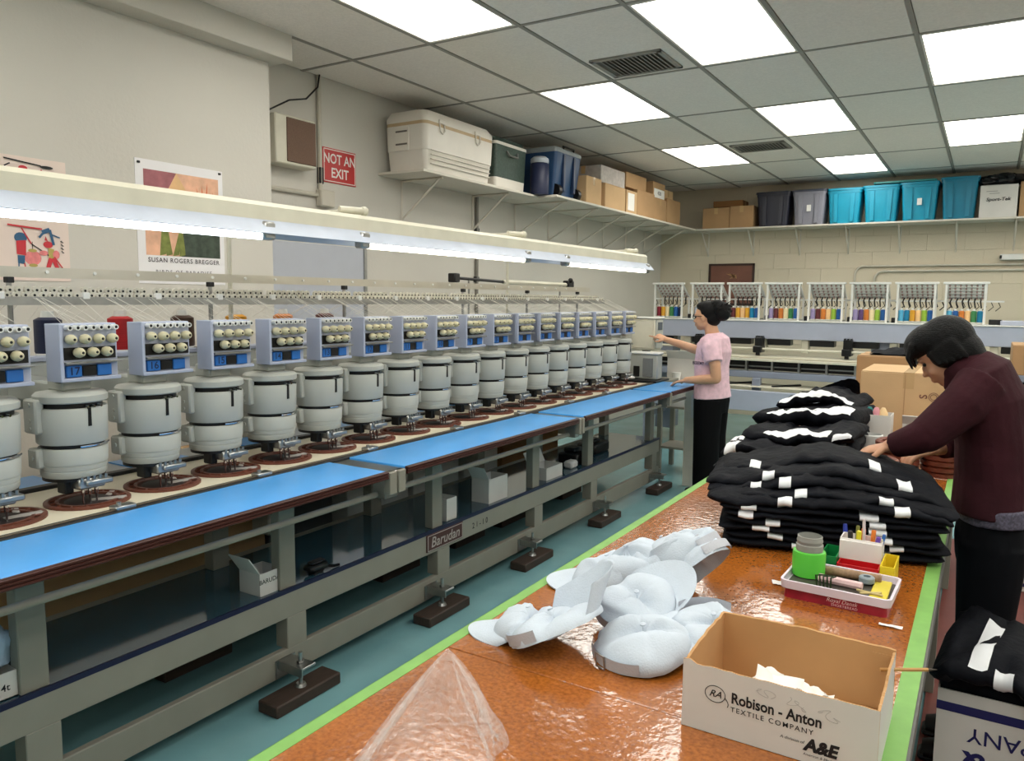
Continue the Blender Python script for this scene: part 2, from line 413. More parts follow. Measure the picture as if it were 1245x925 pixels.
# posters on the near wall
def poster_painting():
    t = empty('wall_poster', (XN+.004, 2.7, 1.71), 'poster of orange paradise flowers with printed title on the near wall', 'poster')
    P = lambda y, z, o=.004: (XN+o, y, z)
    Y0, Y1, Z0, Z1 = 2.43, 2.965, 1.66, 2.305
    MB().bx(XN, XN+.003, Y0, Y1, Z0, Z1).build('poster_sheet', mat('poster_paper', (232, 230, 232), .5, var=.02), t, False)
    y0, y1, z0, z1 = 2.475, 2.935, 1.81, 2.255
    m_pk = mat('paint_peach', (228, 178, 148), .6, var=.2, scale=12); m_pu = mat('paint_plum', (160, 98, 104), .6, var=.25, scale=14)
    m_or = mat('paint_orange', (206, 96, 50), .6, var=.25, scale=20); m_gr = mat('paint_green', (120, 128, 62), .6, var=.35, scale=22)
    m_tn = mat('paint_tan', (222, 180, 130), .6, var=.15, scale=10); m_dg = mat('paint_dark_green', (62, 74, 62), .6, var=.4, scale=25)
    def poly(name, pts, m, o):
        mb = MB(); mb.add([P(y0+(y1-y0)*u, z0+(z1-z0)*v, o) for u, v in pts], [tuple(range(len(pts)))]); mb.norecalc = True
        mb.build(name, m, t, False)
    poly('painted_ground', [(0, 0), (1, 0), (1, 1), (0, 1)], m_pk, .0036)
    poly('painted_patch', [(0, .62), (.25, .7), (.42, 1), (0, 1)], m_pu, .0040)
    poly('painted_patch', [(.25, .68), (.42, 1), (.6, .72), (.5, .4), (.3, .45)], m_tn, .0041)
    poly('painted_patch', [(.45, 0), (1, 0), (1, .42), (.8, .5), (.5, .38)], m_dg, .0042)
    for k, (u, l, a) in enumerate(((.76, .34, 1.9), (.78, .36, 1.65), (.8, .40, 1.42), (.82, .32, 1.1), (.8, .28, .8), (.7, .2, 2.3))):
        dx, dz = math.cos(a)*l*.7, math.sin(a)*l
        poly('painted_petal', [(u-.025, .55), (u+.025, .55), (min(.98, u+dx), .55+dz)], m_or, .0046+.0001*k)
    for k in range(9):
        u = .2+.085*k; a = 1.57+.25*math.sin(k*2.1)
        poly('painted_leaf', [(u-.03, .0), (u+.05, .02), (u+.05+math.cos(a)*.3, .3+.1*math.sin(k*1.7)), (u+math.cos(a)*.28, .3)], m_gr if k < 4 else m_dg, .0052+.0001*k)
    tx = MB(); tx.norecalc = True
    tx.text('SUSAN ROGERS BREGGER', .034, P(2.705, 1.785, .0045), (0, 1, 0), (0, 0, 1), .012, space=1.15)
    tx.build('poster_lettering', mat('poster_ink', (70, 66, 72), .6), t, False); tx = MB(); tx.norecalc = True
    tx.text('BIRDS OF PARADISE', .03, P(2.70, 1.722, .0045), (0, 1, 0), (0, 0, 1), 0.0, space=1.35)
    tx.build('poster_lettering', mat('poster_ink', (70, 66, 72), .6), t, False); tx = MB(); tx.norecalc = True
    tx.text('NATURAL SERIES', .022, P(2.73, 1.682, .0045), (0, 1, 0), (0, 0, 1), 0.0, space=1.35)
    tx.build('poster_lettering', mat('poster_ink', (70, 66, 72), .6), t, False)
    for (y, z) in ((2.45, 2.285), (2.945, 2.29), (2.945, 1.70)):
        MB().box(P(y, z, .006), (.006, .018, .012), bev=.002).build('pin', m_black, t)
poster_painting()
def poster_papercut():
    t = empty('wall_poster', (XN+.004, 1.85, 1.7), 'pink poster of red and blue folk figures with a lantern', 'poster')
    MB().bx(XN, XN+.003, 1.35, 2.075, 1.66, 2.222).build('poster_sheet', mat('pink_poster_paper', (226, 208, 198), .55, var=.03), t, False)
    cr = mat('folk_red', (196, 52, 62), .6, var=.1); cb = mat('folk_blue', (48, 92, 128), .6, var=.1); cp = mat('folk_pink', (222, 130, 130), .6, var=.12, scale=40); cy = mat('folk_ochre', (176, 160, 90), .6)
    k = [0]
    def poly(name, pts, m):
        k[0] += 1; mb = MB(); mb.norecalc = True
        mb.add([(XN+.0036+.0002*k[0], y, z) for y, z in pts], [tuple(range(len(pts)))]); mb.build(name, m, t, False)
    def oval(y, z, a, b_, m, n=14): poly('printed_shape', [(y+a*math.cos(2*math.pi*i/n), z+b_*math.sin(2*math.pi*i/n)) for i in range(n)], m)
    def line(p, q, w_, m):
        d = Vector((q[0]-p[0], q[1]-p[1])).normalized(); nn = Vector((-d.y, d.x))*w_/2
        poly('printed_line', [(p[0]-nn.x, p[1]-nn.y), (q[0]-nn.x, q[1]-nn.y), (q[0]+nn.x, q[1]+nn.y), (p[0]+nn.x, p[1]+nn.y)], m)
    # lantern
    oval(1.905, 1.765, .038, .034, cp); oval(1.905, 1.799, .02, .008, cy); oval(1.905, 1.731, .02, .008, cy); line((1.905, 1.805), (1.905, 1.84), .003, m_ink)
    # figure carrying the pole
    oval(1.855, 1.855, .028, .024, cb); poly('printed_shape', [(1.835, 1.84), (1.878, 1.845), (1.875, 1.775), (1.835, 1.78)], cr); poly('printed_shape', [(1.838, 1.775), (1.87, 1.775), (1.868, 1.735), (1.838, 1.74)], cb)
    line((1.842, 1.74), (1.84, 1.70), .006, cb); line((1.866, 1.74), (1.872, 1.70), .006, cr); line((1.86, 1.9), (1.9, 1.83), .006, cr); line((1.9, 1.83), (2.02, 1.75), .005, m_ink)
    # figure pulling
    oval(1.975, 1.83, .022, .016, cr); poly('printed_shape', [(1.96, 1.85), (1.965, 1.87), (1.975, 1.845)], cr); poly('printed_shape', [(1.975, 1.815), (2.0, 1.81), (2.01, 1.77), (1.975, 1.765)], cy)
    oval(1.953, 1.79, .02, .012, cp); oval(2.01, 1.785, .016, .02, cp); line((1.985, 1.767), (1.965, 1.705), .02, cr); line((1.995, 1.767), (2.02, 1.70), .018, cr); line((2.0, 1.775), (2.045, 1.71), .006, cr)
    # upper figure
    line((1.95, 1.885), (1.985, 1.9), .02, cb); line((1.985, 1.9), (2.0, 1.83), .012, cb); line((1.985, 1.88), (2.03, 1.865), .006, cb); line((1.96, 1.89), (1.935, 1.86), .01, cb)
    line((1.80, 1.91), (1.95, 1.9), .008, cr); line((1.8, 2.205), (1.96, 2.19), .006, m_ink); oval(1.985, 2.186, .03, .007, m_dark); oval(1.88, 2.17, .02, .012, cr); poly('printed_shape', [(1.93, 2.14), (1.985, 2.145), (1.96, 2.175)], cr); line((1.89, 2.16), (1.91, 2.13), .006, cr); line((1.80, 2.17), (1.825, 2.185), .006, m_ink)
    for i in range(4): line((2.03+.002*(i % 2), 1.85-.016*i), (2.045, 1.842-.016*i), .004, m_ink); line((2.036, 1.853-.016*i), (2.038, 1.84-.016*i), .003, m_ink)
poster_papercut()
# ------------------------------------------------------------------ things on the back wall
t = empty('framed_picture', (-3.1, YB-.02, 1.6), 'dark framed brown picture on the back wall behind the thread racks', 'picture')
MB().bx(-3.40, -2.80, YB-.02, YB-.009, 1.55, 2.09).build('picture_sheet', mat('brown_print', (122, 80, 66), .5, var=.12, scale=6), t, False)
fr = MB()
for (a, b_, c_, d) in ((-3.42, -2.78, 2.08, 2.11), (-3.42, -2.78, 1.53, 1.56), (-3.42, -3.39, 1.53, 2.11), (-2.81, -2.78, 1.53, 2.11)): fr.bx(a, b_, YB-.03, YB-.009, c_, d)
fr.build('picture_frame', mat('dark_wood_frame', (60, 40, 34), .4), t, False)
mb = MB(); mb.norecalc = True
for k in range(6):
    a = .5+.35*k; mb.add([(-3.1+.02*k-.03, YB-.0215, 1.9+.01*k), (-3.09+.02*k-.03, YB-.0215, 1.9), (-3.1+math.cos(a)*.12, YB-.0215, 1.9+math.sin(a)*.09)], [(0, 1, 2)])
mb.build('picture_motif', mat('sandy_print', (176, 132, 92), .6), t, False)
t = empty('conduit', (-.4, YB-.03, 1.7), 'two painted conduits bending down the back wall right of the picture', 'conduit')
for (xa, za, r) in ((-1.50, 2.05, .10), (-1.27, 1.985, .10)):
    pts = [(xa, YB-.03, 1.4), (xa, YB-.03, za-r)]+[(xa+r*(1-math.cos(q)), YB-.03, za-r+r*math.sin(q)) for q in (.4, .8, 1.2, 1.57)]+[(XR, YB-.03, za+.01)]
    MB().tube(pts, .013, 8).build('conduit_pipe', m_cond, t)
t = empty('strip_light', (.6, YB-.06, 2.1), 'small unlit white strip fixture on the back wall at right edge', 'light')
MB().bx(.07, 1.3, YB-.09, YB, 2.10, 2.17, bev=.008).build('fixture_body', m_white, t)
MB().bx(.068, .09, YB-.095, YB-.0, 2.115, 2.155, bev=.004).build('end_cap', m_dark, t)
# ================================================================== the long embroidery machine
NH, PIT, Y0H = 18, .2795, 1.112
XH = -2.585
em = empty('embroidery_machine', (-2.6, 3.4, 0), 'long grey multi-head embroidery machine with blue table edge along the left wall', 'machine')
m_blue = mat('bright_blue_laminate', (86, 172, 246), .28, var=.05, scale=5, coat=.2)
m_wtab = mat('ivory_laminate', (228, 218, 194), .35, var=.03)
m_brn = mat('ridged_brown_edge', (66, 34, 28), .4, var=.1)
m_glossy = mat('glossy_dark_blue_shelf', (46, 78, 92), .07, var=.1, coat=.6)
m_hoop = mat('brown_hoop_plastic', (104, 58, 44), .45, var=.15, scale=30)
m_bluebx = mat('blue_plastic', (40, 104, 176), .35)
YA, YE = .25, 6.22
# base frame
MB().bx(-2.41, -2.34, YA, YE, .30, .41, bev=.004).build('front_upper_rail', m_frame, em, False)
r = MB(); r.bx(-2.37, -2.34, YA, YE, .065, .172, bev=.003); r.build('front_lower_rail', m_frame, em, False)
MB().bx(-2.90, -2.83, YA, YE, .30, .41, bev=.004).build('rear_upper_rail', m_frame, em, False)
MB().bx(-2.90, -2.83, YA, YE, .065, .17, bev=.004).build('rear_lower_rail', m_frame, em, False)
DV = [.13, 1.13, 2.13, 3.135, 4.135, 4.94, 6.12]
for y in DV:
    if y < YA: continue
    MB().bx(-2.41, -2.34, y-.052, y+.052, .168, .302, bev=.003).build('frame_divider', m_frame, em, False)
    MB().bx(-2.90, -2.83, y-.052, y+.052, .168, .302, bev=.003).build('frame_divider', m_frame, em, False)
    MB().bx(-2.85, -2.39, y-.03, y+.03, .33, .39, bev=.003).build('cross_member', m_frame, em, False)
MB().bx(-2.83, -2.345, YA, YE, .409, .419, bev=.002).build('lower_shelf', m_glossy, em, False)
MB().bx(-2.346, -2.338, YA, YE, .405, .424).build('shelf_edging', mat('navy_edging', (20, 22, 56), .4), em, False)
for y in (1.12, 2.10, 3.10, 4.12, 4.90, 6.08):
    MB().bx(-2.405, -2.355, y-.042, y+.042, .419, .86, bev=.003).build('front_upright', m_frame, em, False)
    MB().bx(-2.83, -2.77, y-.042, y+.042, .419, .86, bev=.003).build('rear_upright', m_frame, em, False)
# tabletop
sec = [(.25, 2.33), (2.45, 4.03), (4.12, 5.56), (5.62, 6.28)]
for k, (a, b_) in enumerate(sec):
    MB().bx(-2.345, -2.03, a, b_, .876, .900, bev=.002).build('blue_table_panel', m_blue, em, False)
    e = MB().bx(-2.03, -2.018, a, b_, .868, .900)
    for q in range(3): e.tube([(-2.017, a, .8735+q*.0105), (-2.017, b_, .8735+q*.0105)], .0045, 6)
    e.build('edge_strip', m_brn, em)
for a, b_ in ((2.33, 2.45), (4.03, 4.12), (5.56, 5.62)):
    MB().bx(-2.345, -2.03, a+.004, b_-.004, .872, .893, bev=.002).build('joint_plate', m_steel, em, False)
    MB().bx(-2.05, -2.016, a+.01, (a+b_)/2-.006, .80, .893, bev=.003).build('joint_bracket', m_frame, em, False)
    MB().bx(-2.05, -2.016, (a+b_)/2+.006, b_-.01, .80, .893, bev=.003).build('joint_bracket', m_frame, em, False)
    MB().bx(-2.12, -2.05, a+.02, b_-.02, .775, .872, bev=.003).build('bar_hanger', m_steel, em, False)
tr = MB().bx(-2.395, -2.345, YA, YE, .868, .904, bev=.004); tr.build('table_trim', m_dark, em, False)
MB().bx(-2.374, -2.368, YA, YE, .903, .9065).build('trim_line', mat('grey_trim', (120, 108, 92), .5), em, False)
MB().bx(-2.83, -2.395, YA, 6.05, .878, .902, bev=.002).build('ivory_table_panel', m_wtab, em, False)
MB().bx(-2.87, -2.83, YA, 6.1, .87, .916, bev=.004).build('rear_trim', m_black, em, False)
MB().bx(-3.12, -2.87, YA, 6.1, .88, .897, bev=.002).build('rear_table_panel', mat('pale_metal_panel', (176, 180, 184), .35, .3), em, False)
for k in range(9):
    y = 1.25+k*.56
    MB().bx(-3.10, -2.90, y, y+.26, .897, .902).build('rear_blue_panel', m_blue, em, False)
for y in (1.43, 2.0, 2.62, 3.3, 3.95, 4.6, 5.2):
    c_ = MB().bx(-2.40, -2.355, y-.035, y+.035, .902, .916, bev=.003); c_.cyl((-2.38, y-.012, .916), (-2.38, y-.012, .926), .008, n=8); c_.build('table_clip', m_steel, em)
for y in (2.4, 4.1, 5.6): pass
MB().tube([(-2.10, YA, .79), (-2.10, 6.15, .79)], .0125, 10).build('front_bar', m_frame, em)
# main beam and arms
MB().bx(-3.20, -2.90, .6, 6.1, 1.19, 1.355, bev=.01).build('main_beam', m_headgrey, em)
MB().bx(-2.96, -2.90, .6, 6.1, 1.355, 1.375, bev=.004).build('beam_ledge', m_beam, em)
for y in (.7, 2.6, 4.4, 6.0): MB().bx(-3.20, -2.98, y-.06, y+.06, .41, 1.19, bev=.006).build('beam_column', m_headgrey, em, False)
# ---- one sewing head (local: x towards the aisle)
def gbox(*a, **k): return MB().bx(*a, **k)
def make_head():
    h = MB()
    h.bx(-.36, -.02, -.045, .045, 1.235, 1.32, bev=.008)              # arm from beam to head
    h.bx(-.07, .05, -.06, .055, 1.285, 1.335, bev=.006)
    h.bx(-.06, .075, -.082, .112, 1.325, 1.342, bev=.004)
    body = h.build('sewing_head', m_headgrey, em)
    body.location = (0, 0, 0)
    return body
def at_head(root, name, mb, m, smooth=True):
    o = bpy.data.objects.new(name, mb.mesh(name, m, smooth)); col.objects.link(o); o.parent = root; return o
# head mesh is built around the world origin, then shifted by object location
hroot = bpy.data.objects.new('sewing_head', None)
bpy.data.objects.remove(hroot)
hm = MB()
hm.bx(-.36, -.02, -.045, .045, 1.235, 1.31, bev=.008); hm.bx(-.05, .045, -.05, .05, 1.285, 1.335, bev=.006)
hme = hm.mesh('sewing_head', m_headgrey)
hroot = bpy.data.objects.new('sewing_head', hme); col.objects.link(hroot); hroot.parent = em
RB = .106
def dsect(r, n=28, flat=-.075):
    return [(max(flat, r*math.cos(2*math.pi*j/n)), r*math.sin(2*math.pi*j/n)) for j in range(n)]
def dloft(rs, cx=0.0):
    m = MB(); rings = []
    for r, z in rs: rings.append([Vector((x+cx, y, z)) for x, y in dsect(r)])
    m.loft(rings); return m
up = dloft([(RB-.003, 1.112), (RB, 1.116), (RB+.003, 1.226), (RB, 1.231)]); at_head(hroot, 'upper_cover', up, m_headgrey)
lo = dloft([(RB-.014, .998), (RB-.008, 1.006), (RB-.007, 1.022), (RB-.0085, 1.023), (RB-.0085, 1.026), (RB-.006, 1.027), (RB-.0045, 1.04), (RB-.006, 1.041), (RB-.006, 1.044), (RB-.003, 1.045), (RB-.001, 1.095), (RB-.004, 1.099)])
at_head(hroot, 'lower_cover', lo, m_headgrey)
at_head(hroot, 'black_gap', dloft([(RB-.012, .99), (RB-.012, 1.252)]), m_black)  # black core showing as the ring and slot between the covers
ld = dloft([(RB+.001, 1.248), (RB+.005, 1.252), (RB+.005, 1.27), (RB-.004, 1.279), (RB-.06, 1.287)]); at_head(hroot, 'head_lid', ld, m_headgrey)
at_head(hroot, 'cover_slot', MB().bx(RB-.002, RB+.0045, -.005, .005, 1.172, 1.232), m_black, False)
st = MB()
for k in range(3): st.tube([(RB-.03, .0+.022*k-.01, 1.238), (RB+.008, .004+.022*k-.01, 1.236)], .004, 6)
at_head(hroot, 'thread_peg', st, m_chrome)
hb = MB().bx(-.055, .02, -.126, -.095, 1.15, 1.262, bev=.006)
for z in (1.168, 1.195, 1.245): hb.cyl((-.012, -.126, z), (-.012, -.130, z), .006, n=8)
at_head(hroot, 'hinge_bracket', hb, m_headgrey)
hb = MB().bx(-.05, .01, -.122, -.092, 1.035, 1.10, bev=.006); hb.cyl((-.016, -.122, 1.07), (-.016, -.126, 1.07), .007, n=8); at_head(hroot, 'hinge_bracket', hb, m_headgrey)
at_head(hroot, 'gap_wire', MB().tube([(RB*math.cos(a)*1.005, RB*math.sin(a)*1.005, 1.106) for a in [(-.3+.16*i) for i in range(9)]], .003, 5), m_chrome)
# tension box
bz0, bz1, bx0, bx1, by0, by1 = 1.318, 1.505, .005, .085, -.075, .125
tb = MB(); tb.bx(bx0, bx1-.012, by0, by1, bz0, bz1, bev=.003); tb.bx(bx0, bx1+.006, by0, by0+.012, bz0, bz1, bev=.002); tb.bx(bx1-.03, bx1+.006, by0, by1, bz0, bz0+.012, bev=.002)
at_head(hroot, 'tension_box', tb, m_beam, False)
at_head(hroot, 'tension_recess', MB().bx(bx1-.012, bx1-.009, by0+.02, by1-.008, 1.388, 1.428), m_black, False)
tl = MB().bx(bx1-.014, bx1+.014, by0+.014, by1, 1.376, 1.382, bev=.001); at_head(hroot, 'tension_ledge', tl, m_steel, False)
TX = Matrix.Rotation(math.pi/2, 4, 'Y')
kn = MB(); kn.lathe([(.009, 0), (.014, .004), (.0165, .014), (.0165, .022), (.013, .034), (.008, .041), (.004, .0415), (.004, .036)], n=12, M=TX)
m_knob = mat('ivory_tension_knob', (206, 198, 164), .35, var=.04)
kn.m = 1; kn.cyl((.0408, 0, 0), (.0418, 0, 0), .0045, n=8)
knme = kn.mesh('tension_knob', [m_knob, m_black])
gd = MB(); gd.lathe([(.0085, 0), (.0085, .03), (.0055, .03), (.0055, .018)], n=10, M=TX); gd.m = 1; gd.cyl((.018, 0, 0), (.0285, 0, 0), .0053, n=8)
gdme = gd.mesh('thread_guide', [m_white, m_black])
for k in range(4):
    o = bpy.data.objects.new('tension_knob', knme); col.objects.link(o); o.parent = hroot; o.location = (bx1-.012, by0+.036+.046*k, 1.455)
for k in range(3):
    o = bpy.data.objects.new('tension_knob', knme); col.objects.link(o); o.parent = hroot; o.location = (bx1-.010, by0+.060+.046*k, 1.412)
for k in range(7):
    o = bpy.data.objects.new('thread_guide', gdme); col.objects.link(o); o.parent = hroot; o.location = (bx1-.016, by0+.032+.0255*k, 1.492)
at_head(hroot, 'switch_panel', MB().bx(bx1-.014, bx1-.003, by0+.075, by0+.122, 1.334, 1.368, bev=.002), m_black, False)
at_head(hroot, 'blue_plate', MB().bx(bx1-.014, bx1-.001, by0+.124, by0+.172, 1.332, 1.370, bev=.002), m_bluebx, False)
# needle clamp and needles
nc = MB(); nc.bx(.03, .098, -.04, .05, .962, .997, bev=.005); nc.bx(.05, .11, -.02, .07, .972, .99, bev=.004)
for k in range(5): nc.cyl((.1, -.03+.02*k, .99), (.1, -.03+.02*k, 1.004), .005, n=6)
at_head(hroot, 'needle_clamp', nc, m_steel)
at_head(hroot, 'clamp_arm', MB().bx(.0, .05, -.06, -.03, .945, .995, bev=.004), m_black, False)
for k in range(3):
    n_ = MB(); n_.tube([(.075, -.015+.022*k, .965), (.075, -.015+.022*k, .94), (.075, -.015+.022*k, .936), (.075, -.015+.022*k, .908)], [.007, .007, .004, .003], 8); at_head(hroot, 'needle', n_, m_chrome)
# hoop
HR = .132
def make_hoop():
    o_ = MB(); n = 32; rings = []
    prof = [(HR, 0), (HR, .007), (HR-.014, .009), (HR-.018, .002)]
    for j in range(n):
        a = 2*math.pi*j/n; rings.append([Vector((r_*math.cos(a), r_*math.sin(a), z)) for r_, z in prof])
    rings.append(rings[0]); o_.loft(rings, True, False)
    rings = []
    for j in range(n):
        a = 2*math.pi*j/n; rings.append([Vector((r_*math.cos(a), r_*math.sin(a), z)) for r_, z in [(.098, .001), (.098, .008), (.088, .008), (.086, .001)]])
    rings.append(rings[0]); o_.loft(rings, True, False)
    for j in range(14):
        a = 2*math.pi*j/14
        o_.tube([(.09*math.cos(a), .09*math.sin(a), .005), (.12*math.cos(a+.12), .12*math.sin(a+.12), .005)], .004, 5)
    return o_
hoop_me = make_hoop().mesh('hoop', m_hoop)
hoop_in = MB().lathe([(.0, .0005), (.114, .0005), (.114, .0022), (0, .0022)], n=28, cap=False).mesh('hoop_floor', mat('dark_brown_fabric', (62, 36, 30), .7, var=.2, scale=30))
hp_c = MB().lathe([(.0, .0022), (.072, .0022), (.066, .006), (0, .007)], n=24, cap=False).mesh('needle_plate', mat('dark_backing_cloth', (44, 36, 36), .6))
hp_w = MB(); hp_w.box((.05, .045, .006), (.03, .11, .006), rz=-.5, bev=.002); hp_w.box((-.02, .09, .005), (.02, .06, .005), rz=.8, bev=.002)
hp_wm = hp_w.mesh('hoop_clamp', mat('pale_clamp', (178, 172, 168), .4))
first = True
kids0 = list(hroot.children)
ECH = wloc(em)
for i in range(NH):
    y = Y0H+i*PIT
    if i == 0: h = hroot
    else:
        h = hroot.copy(); col.objects.link(h); h.parent = em
        for ch in kids0:
            c_ = ch.copy(); col.objects.link(c_); c_.parent = h
    h.location = Vector((XH, y, 0))-ECH
    num = MB(); num.bx(bx1-.014, bx1-.001, by0+.022, by0+.072, 1.332, 1.370, bev=.002); num.m = 1; num.norecalc = True
    num.text(str(NH-i), .036, (bx1-.0004, by0+.047, 1.351), (0, 1, 0), (0, 0, 1), .015)
    o = bpy.data.objects.new('number_plate', num.mesh('number_plate', [m_bluebx, mat('dark_blue_ink', (16, 36, 72), .5)], False)); col.objects.link(o); o.parent = h
    hp = bpy.data.objects.new('hoop', hoop_me); col.objects.link(hp); hp.parent = em; hp.location = Vector((-2.565, y+.03, .902))-ECH
    hp.rotation_euler.z = .3*i
    for nm, me in (('hoop_floor', hoop_in), ('needle_plate', hp_c), ('hoop_clamp', hp_wm)):
        o = bpy.data.objects.new(nm, me); col.objects.link(o); o.parent = hp
        if nm == 'hoop_clamp': o.rotation_euler.z = .0-.3*i+(.0 if i % 2 else .4)
# ---- thread rails above the heads
MB().bx(-2.80, -2.72, .7, 5.86, 1.572, 1.580, bev=.002).build('guide_rail', m_steel, em, False)
MB().bx(-2.722, -2.716, .7, 5.86, 1.562, 1.590).build('guide_rail_lip', m_steel, em, False)
rg = MB()
for i in range(NH):
    for k in range(9):
        y = Y0H-.11+i*PIT+k*.0285
        if y > 5.84: continue
        for (x, z, r_) in ((-2.735, 1.594, .0115), (-2.775, 1.614, .0125)):
            rg.cyl((x-.004, y, z), (x+.008, y, z), r_, n=8)
rg.build('thread_eyelets', mat('ceramic_eyelet', (206, 202, 188), .3), em, True, kind='stuff')
rh = MB()
for i in range(NH):
    for k in range(9):
        y = Y0H-.11+i*PIT+k*.0285
        if y > 5.84: continue
        for (x, z) in ((-2.727, 1.595), (-2.767, 1.612)): rh.cyl((x, y, z), (x+.0006, y, z), .0048, n=6)
rh.build('eyelet_holes', m_black, em, False, kind='stuff')
for i in range(NH):
    y = Y0H-.135+i*PIT
    MB().bx(-2.73, -2.714, y-.012, y+.012, 1.582, 1.606, bev=.002).build('rail_tab', m_white, em, False)
MB().bx(-2.83, -2.824, .7, 5.8, 1.655, 1.692).build('upper_guide_strip', mat('strip_steel', (198, 192, 178), .35, .5), em, False)
for k in range(28):
    y = .95+k*.17
    MB().cyl((-2.826, y, 1.676), (-2.818, y, 1.676), .006, n=8).build('strip_stud', m_white, em)
for y in (1.33, 2.12, 2.92, 3.97, 4.76, 5.55):
    MB().tube([(-2.815, y, 1.375), (-2.815, y, 1.655)], .009, 8).build('rail_post', m_steel, em)
    MB().bx(-2.826, -2.80, y-.012, y+.012, 1.636, 1.656, bev=.002).build('rail_block', m_dark, em, False)
for y in (1.33, 2.12, 2.92, 3.97, 4.76, 5.55):
    MB().bx(-2.93, -2.80, y-.012, y+.012, 1.362, 1.378, bev=.002).build('post_foot', m_steel, em, False)
th = MB()
for i in range(NH):
    for k in range(0, 7):
        y = Y0H+i*PIT+by0+.032+.0255*k
        yr = y-.03+.05*math.sin(i*1.3+k)
        th.tube([(-2.735, yr, 1.595), (XH+bx1-.02, y, 1.497)], .0007, 3, False)
        th.tube([(-2.775, yr, 1.612), (-3.02, yr-.06+.02*k, 1.50)], .0007, 3, False)
th.norecalc = True
th.build('threads', mat('pale_thread', (220, 216, 206), .5), em, False, kind='stuff')
# telescopic rod behind the rails
MB().tube([(-3.0, 4.14, 1.73), (-3.0, 4.73, 1.717)], .010, 8).build('rod', m_black, em)
MB().tube([(-3.0, 4.73, 1.717), (-3.0, 5.72, 1.715)], .016, 8).build('rod_sleeve', m_cream, em)
MB().bx(-3.03, -2.97, 4.10, 4.16, 1.70, 1.76, bev=.006).build('rod_clamp', m_black, em)
rc = MB(); rc.bx(-3.03, -2.97, 5.70, 5.80, 1.69, 1.75, bev=.008); rc.sphere((-2.97, 5.73, 1.75), .022, 8, 6); rc.build('rod_clamp', m_black, em)
for y in (4.3, 5.6): MB().tube([(-3.0, y, 1.37), (-3.0, y, 1.72)], .008, 6).build('rod_post', m_steel, em)
# badge
bg = MB().bx(-2.342, -2.334, 2.985, 3.30, .315, .405, bev=.003); bg.build('badge', mat('maroon_badge', (74, 40, 36), .4), em, False)
bb = MB()
for (a, b_, c_, d) in ((2.992, 3.293, .397, .400), (2.992, 3.293, .320, .323), (2.992, 2.996, .320, .400), (3.289, 3.293, .320, .400)): bb.bx(-2.3345, -2.3325, a, b_, c_, d)
bb.build('badge_border', mat('badge_silver', (190, 178, 172), .4, .4), em, False)
tx = MB().text('Barudan', .075, (-2.333, 3.142, .358), (0, 1, 0), (0, 0, 1), .012, shear=.18, sx=1.0); tx.norecalc = True
tx.build('badge_lettering', MATS['badge_silver'], em, False)
tx = MB(); tx.norecalc = True
tx.text('2 1 - 1 0', .045, (-2.3385, 3.47, .352), (0, 1, 0), (0, 0, 1), .01); tx.build('stamped_number', m_ink, em, False)
# levelling feet with wood blocks
m_blkw = mat('dark_stained_wood', (58, 44, 36), .6, var=.2, scale=12, stretch=(6, 1, 6))
FY = [(2.06, 'under the second machine foot from the left'), (3.02, 'under the machine foot just past the badge'), (3.93, 'under the middle machine foot in the aisle'), (4.97, 'under the machine foot beyond the middle'), (6.05, 'under the farthest machine foot')]
for k, (y, s) in enumerate(FY):
    x = -2.265 if k else -2.25
    MB().bx(x-.055, x+.055, y-.17, y+.17, 0, .05, bev=.006).build('wood_block', m_blkw, label='dark wood block on the teal floor '+s, cat='wood block', group='wood blocks under the front machine feet')
    f_ = MB(); f_.bx(-2.34, x+.05, y-.035, y+.035, .135, .146, bev=.002); f_.bx(-2.34, -2.333, y-.05, y+.05, .075, .146); f_.bx(-2.34, x+.05, y-.04, y-.034, .11, .146)
    f_.build('foot_bracket', m_steel, em, False)
    f_ = MB(); f_.tube([(x, y, .062), (x, y, .19)], .008, 8); f_.cyl((x, y, .05), (x, y, .062), .024, .018, 12); f_.cyl((x, y, .118), (x, y, .13), .015, n=6); f_.cyl((x, y, .147), (x, y, .157), .015, n=6)
    f_.build('levelling_bolt', m_steel, em)
RY = [(2.0, 'seen through the nearest frame opening'), (3.35, 'seen through the frame opening below the badge'), (4.05, 'rear of the aisle, seen past the badge'), (4.6, 'seen through the third frame opening'), (5.5, 'seen through the farthest frame opening')]
for k, (y, s) in enumerate(RY):
    MB().bx(-2.93, -2.80, y-.17, y+.17, 0, .055, bev=.006).build('wood_block', m_blkw, label='dark wood block under the rear frame, '+s, cat='wood block', group='wood blocks under the rear machine feet')
    f_ = MB(); f_.tube([(-2.865, y, .055), (-2.865, y, .10)], .012, 8); f_.build('levelling_bolt', m_steel, em)
# ---- thread cones standing behind the heads
cone_rows = [(1, 'navy blue', (28, 34, 62)), (2, 'red', (176, 34, 40)), (3, 'dark brown', (66, 46, 36)), (4, 'golden yellow', (212, 150, 40)), (5, 'orange', (206, 122, 52)), (6, 'dark maroon', (84, 40, 44))]
def cone(x, y, z, name, rgb, label, group, h=.15, r0=.045):
    t = empty('thread_cone', (x, y, z), label, 'thread cone', group)
    c_ = MB().lathe([(r0*.93, .004), (r0, .012), (r0*.98, h*.8), (r0*.62, h*.86)], c=(x, y, z), n=14); c_.build('thread_winding', mat('thread_'+name.replace(' ', '_'), rgb, .45, var=.12, scale=10, stretch=(1, 1, 40)), t)
    MB().lathe([(r0*.95, 0), (r0*.95, .006)], c=(x, y, z), n=14).build('cone_base', m_white, t); MB().lathe([(r0*.5, h*.86), (r0*.42, h), (r0*.2, h)], c=(x, y, z), n=12).build('cone_tip', m_white, t)
    return t
